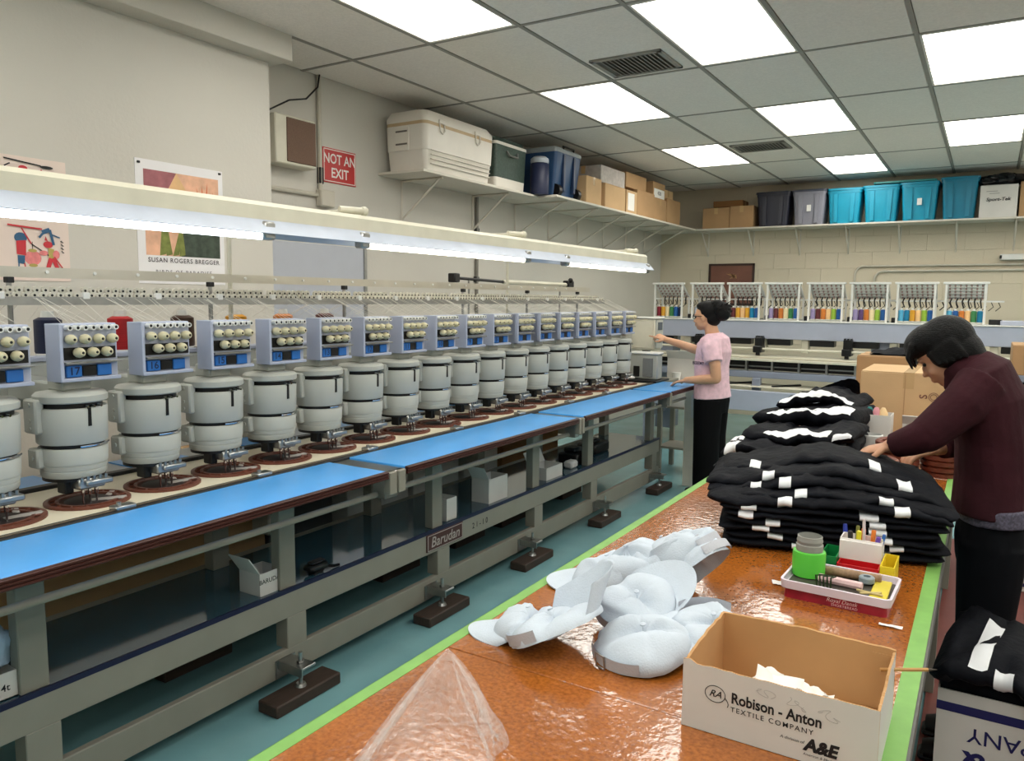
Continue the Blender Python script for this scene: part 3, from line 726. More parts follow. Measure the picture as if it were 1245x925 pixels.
for i, nm, rgb in cone_rows:
    y = Y0H+(i-.5)*PIT+.10
    cone(-2.955, y+.17, 1.376, nm, rgb, nm+' thread cone standing behind the gap left of head number '+str(NH-i), 'thread cones behind the sewing heads', .16, .048)
# ---- fluorescent strip light above the machine
sl = empty('strip_light', (-2.45, 3.3, 1.82), 'long cream fluorescent strip light hung over the sewing heads', 'light')
YL0, YL1 = .3, 5.98
ch = MB().prism([(-2.52, 1.885), (-2.40, 1.885), (-2.40, 1.945), (-2.415, 1.962), (-2.505, 1.962), (-2.52, 1.945)], YL0, YL1, M=Matrix(((1, 0, 0, 0), (0, 0, 1, 0), (0, 1, 0, 0), (0, 0, 0, 1))))
ch.build('light_channel', m_cream, sl, False)
rf = MB()
rf.prism([(-2.40, 1.892), (-2.352, 1.838), (-2.355, 1.836), (-2.405, 1.886), (-2.515, 1.886), (-2.565, 1.836), (-2.568, 1.838), (-2.52, 1.892)], YL0, YL1+.04, M=Matrix(((1, 0, 0, 0), (0, 0, 1, 0), (0, 1, 0, 0), (0, 0, 0, 1))))
rf.build('reflector', mat('white_reflector', (190, 198, 214), .45), sl, False)
m_tube = mat('lit_fluorescent_tube', (238, 246, 255), .5, var=.01, emit=TUBE); m_tube2 = mat('lit_warm_tube', (255, 246, 226), .5, var=.01, emit=TUBE)
for (a, b_, m_) in ((.62, 2.05, m_tube), (2.63, 4.02, m_tube2), (4.57, 5.94, m_tube2)):
    MB().tube([(-2.40, a, 1.828), (-2.40, b_, 1.828)], .013, 10).build('fluorescent_tube', m_, sl)
    for y in (a-.02, b_+.02): MB().bx(-2.425, -2.375, y-.03, y+.03, 1.815, 1.885, bev=.008).build('tube_holder', m_steel, sl)
for (x, y) in ((-2.46, 2.63), (-2.46, 4.04), (-2.46, 5.80)):
    k_ = MB(); k_.tube([(x, y, 1.962), (x, y, 1.985)], .012, 8); k_.tube([(x-.02, y-.08, 1.985), (x+.02, y+.03, 1.985)], .016, 10); k_.sphere((x+.02, y+.035, 1.985), .022, 10, 6); k_.build('hanger_clamp', m_cream, sl)
    MB().tube([(x, y, 1.985), (x-.42, y-.02, 1.99)], .009, 6).build('hanger_rod', m_cream, sl)
for y in (2.25, 4.55):
    MB().tube([(-2.85, y, 1.36), (-2.85, y, 1.90), (-2.82, y, 1.95), (-2.5, y, 1.955)], .010, 8).build('support_post', m_cream, sl)
# ================================================================== far embroidery machine across the back
fm = empty('embroidery_machine', (-1.3, 8.8, 0), 'second grey embroidery machine with thread racks standing across the back', 'machine')
FX0, FX1 = -3.38, 2.6
m_bg = mat('blue_grey_enamel', (134, 142, 160), .4, var=.03)
MB().bx(FX0, FX1, 8.5, 8.95, 1.19, 1.378, bev=.006).build('main_beam', m_beam, fm, False)
MB().bx(FX0, FX1, 8.49, 8.96, 1.378, 1.388, bev=.002).build('beam_top', m_white, fm, False)
MB().bx(.1, FX1, 8.62, 8.9, 1.388, 1.43, bev=.006).build('beam_cap', m_beam, fm, False)
for x in (-3.2, -.9, 1.4): MB().bx(x-.1, x+.1, 8.6, 8.85, .1, 1.19, bev=.006).build('beam_column', m_bg, fm, False)
MB().tube([(FX0, 8.36, 1.09), (FX1, 8.36, 1.09)], .012, 8).build('guide_rod', m_cream, fm)
MB().bx(FX0, FX1, 8.3, 8.62, .995, 1.012, bev=.003).build('upper_table', m_cream, fm, False)
MB().bx(FX0, FX1, 8.24, 8.30, .965, .99, bev=.003).build('table_lip', m_cream, fm, False)
MB().bx(FX0, FX1, 8.40, 8.42, .86, .965).build('dark_recess', m_black, fm, False)
for k in range(22):
    x = FX0+.12+k*.27
    MB().bx(x-.01, x+.01, 8.32, 8.40, .855, .968).build('recess_bracket', m_steel, fm, False)
MB().tube([(FX0, 8.36, .90), (FX1, 8.36, .90)], .008, 6).build('recess_rod', m_steel, fm)
MB().bx(FX0, FX1, 8.22, 8.40, .79, .855, bev=.004).build('front_rail', m_bg, fm, False)
MB().bx(FX0, FX1, 8.1, 8.45, .70, .712, bev=.002).build('lower_table', m_cream, fm, False)
for k in range(9):
    x = -2.75+k*.5
    MB().tube([(x-.1, 8.12, .716), (x+.12, 8.40, .722)], [(.012, .02)]*2, 6).build('dark_arm', m_black, fm, False)
    if k % 3 == 1: MB().bx(x+.18, x+.26, 8.16, 8.24, .60, .79, bev=.004).build('rail_post', m_bg, fm, False)
MB().bx(FX0, FX1, 8.04, 8.10, .46, .67, bev=.004).build('front_panel', m_beam, fm, False)
for x in (-3.2, -1.9, -.6, .7, 2.0): MB().bx(x-.05, x+.05, 8.1, 8.2, 0, .46, bev=.004).build('frame_leg', m_bg, fm, False)
for x in (-3.2, -1.9, -.6, .7, 2.0): MB().bx(x-.03, x+.03, 8.18, 8.75, .3, .36).build('cross_member', m_bg, fm, False)
RX = [-3.20, -2.745, -2.32, -1.905, -1.47, -1.05, -.625, -.2, .23]
for k, x in enumerate(RX):
    MB().bx(x-.11, x+.13, 8.52, 8.66, 1.125, 1.188, bev=.004).build('head_motor', m_black, fm, False)
    MB().bx(x-.20, x-.13, 8.55, 8.66, 1.05, 1.188, bev=.004).build('head_arm', m_cream, fm, False)
for x in (-2.73, -2.07, -1.19, -.4):
    b_ = MB(); b_.bx(x-.045, x+.045, 8.31, 8.47, 1.05, 1.12, bev=.006); b_.bx(x-.04, x+.04, 8.36, 8.47, 1.12, 1.21, bev=.004)
    for q in (-.03, 0, .03): b_.bx(x+q-.008, x+q+.008, 8.38, 8.45, 1.205, 1.225)
    b_.bx(x-.02, x+.02, 8.34, 8.38, 1.02, 1.06)
    b_.build('clamp_unit', m_black, fm, False)
# racks
tool = {'wine red': (126, 26, 44), 'gold': (214, 158, 50), 'cream': (238, 220, 176), 'blue': (34, 92, 160), 'lavender': (158, 146, 190), 'orange': (232, 132, 50), 'peach': (240, 196, 140),
        'lime green': (150, 188, 66), 'green': (60, 128, 78), 'light blue': (88, 176, 214), 'teal blue': (24, 124, 166), 'maroon': (98, 44, 48), 'silver': (178, 184, 196), 'navy': (26, 44, 84), 'purple': (96, 70, 120)}
RC = [['wine red', 'gold', 'cream', 'green', 'blue', 'navy'], ['silver', 'wine red', 'orange', 'cream', 'gold', 'blue'], ['maroon', 'gold', 'peach', 'gold', 'teal blue', 'blue'],
      ['lavender', 'maroon', 'orange', 'cream', 'green', 'blue'], ['lavender', 'maroon', 'orange', 'peach', 'lime green', 'blue'], ['lavender', 'purple', 'orange', 'cream', 'lime green', 'blue'],
      ['light blue', 'teal blue', 'gold', 'peach', 'lime green', 'blue'], ['light blue', 'blue', 'orange', 'peach', 'green', 'teal blue']]
rackroot = None
XO = [v-.0 for v in RX[:8]]
for k in range(8):
    x = XO[k]; w2 = .165
    if rackroot is None:
        r0 = bpy.data.objects.new('thread_rack', MB().bx(-w2, w2, .0, .24, 0, .016, bev=.002).mesh('thread_rack', m_headgrey, False)); col.objects.link(r0); r0.parent = fm
        def sub(name, mb, m, sm=False):
            o = bpy.data.objects.new(name, mb.mesh(name, m, sm)); col.objects.link(o); o.parent = r0; return o
        for s in (-1, 1):
            sub('rack_post', MB().bx(s*w2-.01, s*w2+.01, -.004, .016, 0, .395), m_white)
            sub('rack_post', MB().bx(s*w2-.009, s*w2+.009, .245, .263, 0, .25), m_white)
            sub('rack_side', MB().tube([(s*w2, 0, .40), (s*w2, .26, .245)], .012, 4), m_white)
        sub('top_bar', MB().bx(-w2-.03, w2+.03, -.012, .018, .388, .41, bev=.003), m_white)
        SL = math.atan2(.155, .26)
        for q in range(5):
            yy = .028+q*.051; zz = .398-.155*yy/.26
            sub('guide_slat', MB().box((0, 0, 0), (2*w2, .053, .004), M=Matrix.Translation((0, yy, zz)) @ Matrix.Rotation(-SL, 4, 'X')), m_white)
        eyl = MB()
        for q in range(5):
            for j in range(7):
                yy = .028+q*.051; zz = .398-.155*yy/.26
                eyl.cyl((-.138+.046*j, yy-.009, zz-.015), (-.138+.046*j, yy+.004, zz+.007), .0095, n=6)
        sub('slat_eyelets', eyl, mat('pink_grey_eyelet', (176, 150, 144), .5))['kind'] = 'stuff'
        for j in range(6):
            sub('thread_tube', MB().tube([(-.12+.05*j, .24, .255), (-.135+.052*j, .25, .22), (-.13+.052*j, .24, .19), (-.115+.05*j, .2, .16)], .007, 6), m_black, True)
        sub('rear_guide_bar', MB().bx(-w2-.12, w2+.16, .30, .32, .215, .232), m_white)
        ho = MB()
        for j in range(10): ho.tube([(-w2-.1+.06*j, .31, .215), (-w2-.08+.06*j, .31, .17), (-w2-.12+.06*j, .30, .13)], .004, 5)
        sub('guide_hooks', ho, m_black)['kind'] = 'stuff'
        sub('rear_block', MB().bx(w2+.04, w2+.15, .1, .2, .0, .05, bev=.004), m_black)
        rackroot = r0; kids = list(r0.children)
        c_ = r0
    else:
        c_ = rackroot.copy(); col.objects.link(c_); c_.parent = fm
        for ch_ in kids:
            d = ch_.copy(); col.objects.link(d); d.parent = c_
    c_.location = Vector((x, 8.66, 1.388))-wloc(fm)
    place = ['leftmost', 'second', 'third', 'fourth', 'fifth', 'sixth', 'seventh', 'rightmost'][k]
    for j, nm in enumerate(RC[k]):
        same = [q for q in range(6) if RC[k][q] == nm]
        extra = '' if len(same) == 1 else (', left one' if j == same[0] else ', right one')
        cone(x-.13+.052*j, 8.66+.055, 1.404, nm, tool[nm], '%s thread cone in the %s thread rack from the left%s' % (nm, place, extra), 'thread cones on the far machine', .135, .0255)
# ================================================================== storage on the shelves
def carton(name, x0, x1, y0, y1, z0, z1, m, label, cat='box', group=None, tape=True, rz=0.0, flaps=None):
    cx, cy = (x0+x1)/2, (y0+y1)/2
    t = empty(name, (cx, cy, z0), label, cat, group)
    o = MB().bx(x0, x1, y0, y1, z0, z1, bev=.004).build('carton_body', m, t, False)
    L = MB()
    dx, dy = x1-x0, y1-y0
    long_x = dx >= dy
    # top flaps meeting in a slit, tape over it
    for s in (-1, 1):
        f_ = MB()
        if long_x: f_.bx(x0+.002, x1-.002, cy+(0.002 if s > 0 else -dy/2+.002), cy+(dy/2-.002 if s > 0 else -.002), z1, z1+.003)
        else: f_.bx(cx+(0.002 if s > 0 else -dx/2+.002), cx+(dx/2-.002 if s > 0 else -.002), y0+.002, y1-.002, z1, z1+.003)
        f_.build('top_flap', m, t, False)
    if tape:
        f_ = MB()
        if long_x:
            f_.bx(x0-.001, x1+.001, cy-.025, cy+.025, z1+.003, z1+.004); f_.bx(x0-.001, x0, cy-.025, cy+.025, z1-.08, z1+.004); f_.bx(x1, x1+.001, cy-.025, cy+.025, z1-.08, z1+.004)
        else:
            f_.bx(cx-.025, cx+.025, y0-.001, y1+.001, z1+.003, z1+.004); f_.bx(cx-.025, cx+.025, y0-.001, y0, z1-.08, z1+.004); f_.bx(cx-.025, cx+.025, y1, y1+.001, z1-.08, z1+.004)
        f_.build('parcel_tape', m_tapeb, t, False)
    if rz: t.rotation_euler.z = rz
    return t
def rbox_rings(mb, secs, n=6, pw=.35):
    # secs: (x0,x1,y0,y1,z,r) rounded rectangles lofted
    rings = []
    for (x0, x1, y0, y1, z, r) in secs:
        pts = []
        for (cx, cy, a0) in ((x1-r, y1-r, 0), (x0+r, y1-r, 90), (x0+r, y0+r, 180), (x1-r, y0+r, 270)):
            for k in range(n): a = math.radians(a0+90*k/(n-1)); pts.append(Vector((cx+r*math.cos(a), cy+r*math.sin(a), z)))
        rings.append(pts)
    mb.loft(rings); return mb
ZL = ZS
# white chest cooler
t = empty('cooler', (-3.9, 5.2, ZL), 'large white chest cooler with tan lid seam on the left shelf', 'cooler')
m_cool = mat('white_cooler_plastic', (228, 222, 212), .4, var=.03); m_tan = mat('tan_seam', (198, 172, 136), .5)
c_ = MB(); rbox_rings(c_, [(-4.09, -3.725, 4.76, 5.63, ZL, .03), (-4.095, -3.71, 4.74, 5.655, ZL+.15, .04), (-4.10, -3.705, 4.735, 5.66, ZL+.155, .04), (-4.105, -3.70, 4.725, 5.675, ZL+.34, .045)]); c_.build('cooler_body', m_cool, t)
c_ = MB(); rbox_rings(c_, [(-4.103, -3.702, 4.727, 5.673, ZL+.34, .045), (-4.103, -3.702, 4.727, 5.673, ZL+.365, .045)]); c_.build('lid_seam', m_tan, t)
c_ = MB(); rbox_rings(c_, [(-4.105, -3.70, 4.725, 5.675, ZL+.365, .045), (-4.105, -3.70, 4.725, 5.675, ZL+.40, .045), (-4.09, -3.73, 4.75, 5.65, ZL+.45, .06), (-4.05, -3.79, 4.81, 5.60, ZL+.462, .06)]); c_.build('cooler_lid', m_cool, t)
for k in range(4): MB().bx(-3.714+.001*k, -3.702+.001*k, 4.80, 5.62, ZL+.05+.034*k, ZL+.056+.034*k, bev=.002).build('moulded_rib', m_cool, t, False)
for y in (4.93, 5.42):
    l_ = MB(); l_.tube([(-3.698, y-.03, ZL+.37), (-3.69, y-.03, ZL+.31), (-3.69, y, ZL+.29), (-3.69, y+.03, ZL+.31), (-3.698, y+.03, ZL+.37)], .006, 6); l_.bx(-3.70, -3.688, y-.045, y+.045, ZL+.365, ZL+.395, bev=.004); l_.build('lid_latch', m_cool, t)
l_ = MB().bx(-4.0, -3.86, 4.722, 4.732, ZL+.15, ZL+.33, bev=.004); l_.build('end_handle', m_cool, t)
for z in (.195, .29): MB().bx(-3.985, -3.875, 4.716, 4.724, ZL+z, ZL+z+.012).build('handle_slot', mat('slot_grey', (110, 104, 98), .6), t, False)
# green cooler
t = empty('cooler', (-3.9, 6.0, ZL), 'speckled dark green cooler with white base beside the white cooler', 'cooler')
m_gr = mat('speckled_green_plastic', (62, 78, 70), .5, var=.25, scale=60)
c_ = MB(); rbox_rings(c_, [(-4.08, -3.75, 5.78, 6.27, ZL, .03), (-4.085, -3.745, 5.765, 6.275, ZL+.09, .03)]); c_.build('cooler_base', m_cool, t)
c_ = MB(); rbox_rings(c_, [(-4.085, -3.745, 5.765, 6.275, ZL+.09, .03), (-4.09, -3.735, 5.755, 6.285, ZL+.37, .03)]); c_.build('cooler_body', m_gr, t)
c_ = MB(); rbox_rings(c_, [(-4.095, -3.73, 5.75, 6.29, ZL+.37, .03), (-4.095, -3.73, 5.75, 6.29, ZL+.395, .03)]); c_.build('cooler_rim', m_cool, t)
c_ = MB(); rbox_rings(c_, [(-4.085, -3.74, 5.76, 6.28, ZL+.395, .03), (-4.07, -3.76, 5.78, 6.26, ZL+.435, .04)]); c_.build('cooler_lid', m_gr, t)
MB().tube([(-3.73, 5.93, ZL+.33), (-3.715, 5.95, ZL+.29), (-3.715, 6.09, ZL+.29), (-3.73, 6.11, ZL+.33)], .009, 6).build('cooler_handle', mat('grey_handle', (120, 120, 116), .5), t)
# navy jug
t = empty('drink_jug', (-3.68, 6.43, ZL), 'navy drink jug with pale lid between the green and blue coolers', 'jug')
MB().lathe([(.085, 0), (.09, .02), (.088, .28), (.08, .29)], c=(-3.68, 6.43, ZL), n=20).build('jug_body', mat('navy_plastic', (36, 42, 72), .4), t)
MB().lathe([(.083, .29), (.088, .30), (.085, .33), (.06, .35)], c=(-3.68, 6.43, ZL), n=20).build('jug_lid', mat('pale_lid', (176, 182, 190), .4), t)
# blue wheeled cooler
t = empty('cooler', (-3.8, 6.85, ZL), 'tall blue wheeled cooler with grey lid on the left shelf', 'cooler')
m_bc = mat('blue_cooler_plastic', (44, 74, 112), .4, var=.06); m_gl = mat('grey_lid_plastic', (158, 164, 168), .4)
c_ = MB(); rbox_rings(c_, [(-4.0, -3.61, 6.58, 7.06, ZL+.02, .03), (-4.03, -3.575, 6.56, 7.09, ZL+.42, .03)]); c_.build('cooler_body', m_bc, t)
c_ = MB(); rbox_rings(c_, [(-4.035, -3.57, 6.555, 7.095, ZL+.42, .03), (-4.035, -3.57, 6.555, 7.095, ZL+.45, .03), (-4.02, -3.59, 6.57, 7.08, ZL+.47, .03)]); c_.build('cooler_lid', m_gl, t)
for y in (6.72, 6.93): MB().bx(-3.60, -3.566, y-.02, y+.02, ZL+.06, ZL+.41, bev=.006).build('handle_rail', mat('dark_blue_plastic', (28, 48, 80), .4), t)
MB().tube([(-3.60, 6.72, ZL+.40), (-3.585, 6.72, ZL+.485), (-3.585, 6.93, ZL+.485), (-3.60, 6.93, ZL+.40)], .013, 8).build('pull_handle', m_black, t)
for y in (6.62, 7.02): MB().cyl((-3.61, y-.03, ZL+.062), (-3.61, y+.03, ZL+.062), .062, n=18).build('wheel', m_black, t)
# boxes along the left shelf
carton('storage_box', -3.95, -3.54, 7.14, 7.50, ZL, ZL+.27, m_cartb2, 'kraft box right of the blue cooler on the left shelf', group='boxes on the left shelf')
carton('storage_box', -4.13, -3.965, 7.14, 7.55, ZL, ZL+.42, m_cartd, 'dark kraft box standing against the wall behind the blue cooler', group='boxes on the left shelf')
b1 = carton('storage_box', -3.98, -3.53, 7.57, 8.10, ZL, ZL+.25, m_cartb2, 'kraft box under the grey white printed box', group='boxes on the left shelf')
b2 = carton('storage_box', -3.97, -3.55, 7.50, 8.12, ZL+.255, ZL+.43, mat('grey_printed_carton', (188, 180, 174), .7, var=.15, scale=25), 'grey white printed box on top of the kraft boxes', group='boxes on the left shelf')
tt = empty('storage_box', (-3.7, 8.27, ZL), 'narrow pale box with white tape label on the left shelf', 'box', 'boxes on the left shelf')
MB().bx(-3.95, -3.525, 8.12, 8.42, ZL, ZL+.25, bev=.003).build('carton_body', m_cartb2, tt, False)
MB().bx(-3.526, -3.522, 8.16, 8.34, ZL+.03, ZL+.22).build('label', m_paper, tt, False)
carton('storage_box', -3.98, -3.53, 8.44, 8.98, ZL, ZL+.29, m_cartb, 'kraft box in the middle of the far left shelf run', group='boxes on the left shelf')
carton('storage_box', -3.97, -3.57, 8.20, 8.80, ZL+.295, ZL+.46, m_cartb, 'kraft box stacked on the middle of the far left shelf run', group='boxes on the left shelf')
carton('storage_box', -3.98, -3.54, 9.0, 9.42, ZL, ZL+.26, m_cartb, 'kraft box under the small white labelled box', group='boxes on the left shelf')
tt = empty('storage_box', (-3.75, 9.2, ZL+.265), 'small kraft box with white label stacked near the corner', 'box', 'boxes on the left shelf')
MB().bx(-3.95, -3.56, 9.0, 9.40, ZL+.265, ZL+.46, bev=.003).build('carton_body', m_cartb, tt, False); MB().bx(-3.562, -3.556, 9.03, 9.37, ZL+.275, ZL+.38).build('label', m_paper, tt, False)
tx = MB().text('4230', .06, (-3.5555, 9.2, ZL+.33), (0, 1, 0), (0, 0, 1), .02); tx.norecalc = True; tx.build('label_print', m_ink, tt, False)
carton('storage_box', -3.98, -3.54, 9.44, 9.92, ZL, ZL+.30, m_cartb, 'last kraft box on the left shelf before the corner', group='boxes on the left shelf')
carton('storage_box', -4.0, -3.6, 9.46, 9.8, ZL+.305, ZL+.42, m_cartb2, 'flat kraft box on the last box before the corner', group='boxes on the left shelf')
# back shelf
YS0, YS1 = YB-.41, YB-.02
ZK = ZS-.002
carton('storage_box', -3.41, -3.045, YS0, YS1, ZK, ZK+.27, m_cartb, 'left of two kraft boxes on the back shelf', group='boxes on the back shelf')
carton('storage_box', -3.04, -2.73, YS0, YS1, ZK, ZK+.28, m_cartb, 'right of two kraft boxes beside the navy tote', group='boxes on the back shelf')
carton('storage_box', -3.30, -2.9, YS0+.1, YS1, ZK+.29, ZK+.37, m_cartd, 'flat dark kraft box on the two back shelf boxes', group='boxes on the back shelf')
def tote(x, w_, rgb, nm, label, lid=True, h=.40, liddx=0.0, lidrot=0.0, tag_=False, lidm=None):
    m_ = mat('tote_'+nm, rgb, .38, var=.04)
    y0, y1 = YS0+.01, YS1-.0
    t = empty('storage_tote', (x, (y0+y1)/2, ZK), label, 'tote', 'totes on the back shelf')
    a = w_/2
    c_ = MB(); rbox_rings(c_, [(x-a+.035, x+a-.035, y0+.03, y1-.03, ZK, .03), (x-a+.008, x+a-.008, y0+.006, y1-.006, ZK+h-.05, .035), (x-a+.008, x+a-.008, y0+.006, y1-.006, ZK+h-.02, .035)]); c_.build('tote_body', m_, t)
    c_ = MB(); rbox_rings(c_, [(x-a, x+a, y0, y1, ZK+h-.045, .04), (x-a, x+a, y0, y1, ZK+h-.012, .04)]); c_.build('tote_rim', m_, t)
    for s in (-1, 1): MB().prism([(x+s*(a*.45)-.02, ZK+.02), (x+s*(a*.45)+.02, ZK+.02), (x+s*(a*.5)+.026, ZK+h-.05), (x+s*(a*.5)-.026, ZK+h-.05)], -(y0+.030), -(y0-.004), M=Matrix(((1, 0, 0, 0), (0, 0, -1, 0), (0, 1, 0, 0), (0, 0, 0, 1)))).build('moulded_rib', m_, t, False)
    if tag_: MB().bx(x-.02, x+.03, y0-.006, y0+.0, ZK+h-.26, ZK+h-.18).build('label', m_paper, t, False)
    if lid:
        c_ = MB(); M = rotz(lidrot, (x, (y0+y1)/2, 0)); mm = MB()
        rbox_rings(mm, [(x-a-.01+liddx, x+a+.01+liddx, y0-.01, y1, ZK+h-.012, .04), (x-a-.01+liddx, x+a+.01+liddx, y0-.01, y1, ZK+h+.012, .04), (x-a+.03+liddx, x+a-.03+liddx, y0+.03, y1-.04, ZK+h+.02, .04)])
        mm.v = [M @ p for p in mm.v]; mm.build('tote_lid', lidm or m_, t)
    return t
tote(-2.485, .43, (44, 46, 60), 'navy', 'dark navy storage tote on the back shelf', h=.43)
tote(-2.04, .41, (138, 138, 150), 'grey', 'grey storage tote between navy and teal totes', h=.43, tag_=True, lidm=mat('tote_dark_lid', (70, 74, 90), .4))
tote(-1.62, .40, (20, 150, 182), 'teal', 'leftmost teal storage tote on the back shelf', h=.42, lidrot=.06)
tote(-1.205, .40, (20, 150, 182), 'teal', 'second teal storage tote from the left', h=.43)
tote(-.79, .40, (20, 150, 182), 'teal', 'third teal storage tote, with white sticker', h=.44, tag_=True, lidrot=-.05)
tote(-.375, .38, (14, 128, 160), 'teal_deep', 'rightmost teal storage tote beside the printed white box', h=.47)
l_ = MB(); rbox_rings(l_, [(-1.30, -.62, YS0+.02, YS1-.02, ZK+.462, .04), (-1.30, -.62, YS0+.02, YS1-.02, ZK+.482, .04)]); l_.build('tote_lid', mat('tote_teal_green', (44, 140, 140), .4), label='loose teal lid lying across the middle teal totes', cat='lid')
t = carton('storage_box', -.17, .195, YS0, YS1, ZK, ZK+.36, m_cartw, 'white printed carton at the right end of the back shelf', tape=False)
tx = MB(); tx.norecalc = True; tx.text('Sport-Tek', .052, (.01, YS0-.002, ZK+.20), (1, 0, 0), (0, 0, 1), .025, shear=.15, sx=1.1); tx.build('carton_print', m_ink, t, False)
for k, (a, b_) in enumerate(((-.11, .0), (-.08, .02))):
    MB().bx(a, b_, YS0-.0015, YS0, ZK+.29-.025*k, ZK+.296-.025*k).build('carton_print', mat('grey_print', (150, 146, 142), .7), t, False)
bag = MB()
def bagf(u, v):
    a = 2*math.pi*u; q = v*math.pi
    p = Vector((math.sin(q)*math.cos(a)*.26, math.sin(q)*math.sin(a)*.15, math.cos(q)*.075))
    d = 1+.28*fbm((p.x*14, p.y*14, p.z*20))
    p = Vector((p.x*d, p.y*d, max(-.062, p.z*d)))
    return p+Vector((.05, YB-.22, ZK+.365+.068))
bag.grid(bagf, 36, 16, cu=True); bag.build('plastic_bag', mat('black_plastic_film', (20, 20, 24), .2, var=.1), label='crumpled black plastic bag on the white printed carton', cat='bag')
carton('storage_box', .215, .62, YS0, YS1, ZK, ZK+.38, m_cartb, 'kraft box cut by the right edge on the back shelf', group='boxes on the back shelf')
# ================================================================== under and around the long machine
carton('floor_box', -3.62, -3.10, 1.35, 2.28, 0, .74, m_cartb, 'large kraft carton on the floor behind the near machine frame', group='cartons behind the machine')
carton('floor_box', -3.60, -3.10, 2.32, 2.62, 0, .80, m_cartb, 'narrow kraft carton behind the machine, second from the left', group='cartons behind the machine')
carton('floor_box', -3.62, -3.12, 2.66, 3.12, 0, .78, mat('charcoal_carton', (74, 74, 76), .7), 'charcoal carton behind the machine in the middle', group='cartons behind the machine')
for k, (y0, y1, h) in enumerate(((3.2, 3.75, .72), (3.8, 4.3, .8), (4.36, 4.8, .62))):
    carton('floor_box', -3.6, -3.08, y0, y1, 0, h, m_cartw, 'white carton on the floor behind the machine, %s of three' % ('nearest', 'middle', 'farthest')[k], group='cartons behind the machine')
carton('floor_box', -3.6, -3.1, 4.9, 5.8, 0, .62, m_cartd, 'dark carton behind the far end of the machine frame', group='cartons behind the machine')
def open_carton(name, x0, x1, y0, y1, z0, z1, m, label, flap='b', group=None, inner=None, cat='box', lid=.09):
    t = empty(name, ((x0+x1)/2, (y0+y1)/2, z0), label, cat, group); w_ = .004; inner = inner or m
    MB().bx(x0, x1, y0, y1, z0, z0+w_).build('carton_floor', inner, t, False)
    for nm, a in (('carton_side', (x0, x1, y0, y0+w_)), ('carton_side', (x0, x1, y1-w_, y1)), ('carton_side', (x0, x0+w_, y0+w_, y1-w_)), ('carton_side', (x1-w_, x1, y0+w_, y1-w_))):
        MB().bx(*a, z0, z1).build(nm, m, t, False)
    f_ = MB()
    if flap == 'b': M = Matrix.Translation((x0, 0, z1)) @ Matrix.Rotation(-.45, 4, 'Y'); f_.bx(0, w_, y0, y1, 0, lid, M=M)
    else: M = Matrix.Translation((0, y0, z1)) @ Matrix.Rotation(.6, 4, 'X'); f_.bx(x0, x1, 0, w_, 0, lid, M=M)
    f_.build('carton_flap', m, t, False)
    return t
gsm = 'small cartons on the lower machine shelf'
t = open_carton('small_carton', -2.49, -2.37, 1.97, 2.085, .419, .51, m_cartw, 'small open white carton with print on the shelf at second upright', 'f', gsm)
tx = MB().text('BARUDAN', .026, (-2.3695, 2.028, .475), (0, 1, 0), (0, 0, 1), .01); tx.norecalc = True; tx.build('carton_print', m_ink, t, False)
open_carton('small_carton', -2.48, -2.37, 3.20, 3.29, .419, .54, m_cartw, 'tall open white carton on the shelf just past the third upright', 'b', gsm)
open_carton('small_carton', -2.50, -2.38, 3.62, 3.82, .419, .56, m_cartw, 'open white carton on the shelf right of the middle rear upright', 'f', gsm)
open_carton('small_carton', -2.52, -2.38, 4.30, 4.52, .419, .50, m_cartw, 'low open white carton on the far part of the shelf', 'b', gsm)
t = open_carton('small_carton', -2.50, -2.37, .90, 1.08, .419, .50, m_cartw, 'white printed carton at the left edge on the lower shelf', 'b', gsm)
tx = MB().text('UU 4t', .03, (-2.3695, 1.02, .455), (0, 1, 0), (0, 0, 1), .01); tx.norecalc = True; tx.build('carton_print', m_ink, t, False)
cl = MB(); cl.grid(lambda u, v: Vector((-2.43, 1.01, .565))+Vector((.045*math.sin(math.pi*v)*math.cos(2*math.pi*u), .095*math.sin(math.pi*v)*math.sin(2*math.pi*u), .075*math.cos(math.pi*v)))*(1+.25*fbm((u*7, v*6, 2))), 24, 14, cu=True)
cl.build('folded_cloth', mat('light_blue_cloth', (176, 200, 224), .85, bump=.3, bscale=120), label='light blue cloth bundled in the left carton on the shelf', cat='cloth')
tl = MB(); tl.bx(-2.42, -2.36, 2.235, 2.34, .432, .462, bev=.01); tl.bx(-2.41, -2.37, 2.25, 2.33, .462, .474, bev=.006); tl.tube([(-2.38, 2.33, .44), (-2.37, 2.37, .428), (-2.365, 2.40, .426)], .007, 6); tl.bx(-2.41, -2.37, 2.26, 2.31, .419, .433)
tl.build('stapler_tool', m_black, label='small black hand tool lying on the shelf past second upright', cat='tool')
for k, (x, y, s) in enumerate(((-2.5, 4.95, 'black machine part box'), (-2.55, 5.35, 'black equipment case'))):
    e = MB(); e.bx(x-.08, x+.08, y-.13, y+.13, .419, .50, bev=.012); e.bx(x-.05, x+.05, y-.1, y+.02, .50, .535, bev=.01); e.build('equipment_case', m_black, label=s+' on the dark far shelf under the machine', cat='case')
MB().bx(-2.47, -2.40, 4.86-.16, 4.86-.06, .419, .47, bev=.012).build('paper_roll', m_white, label='small white paper roll on the far shelf beside the black box', cat='roll')
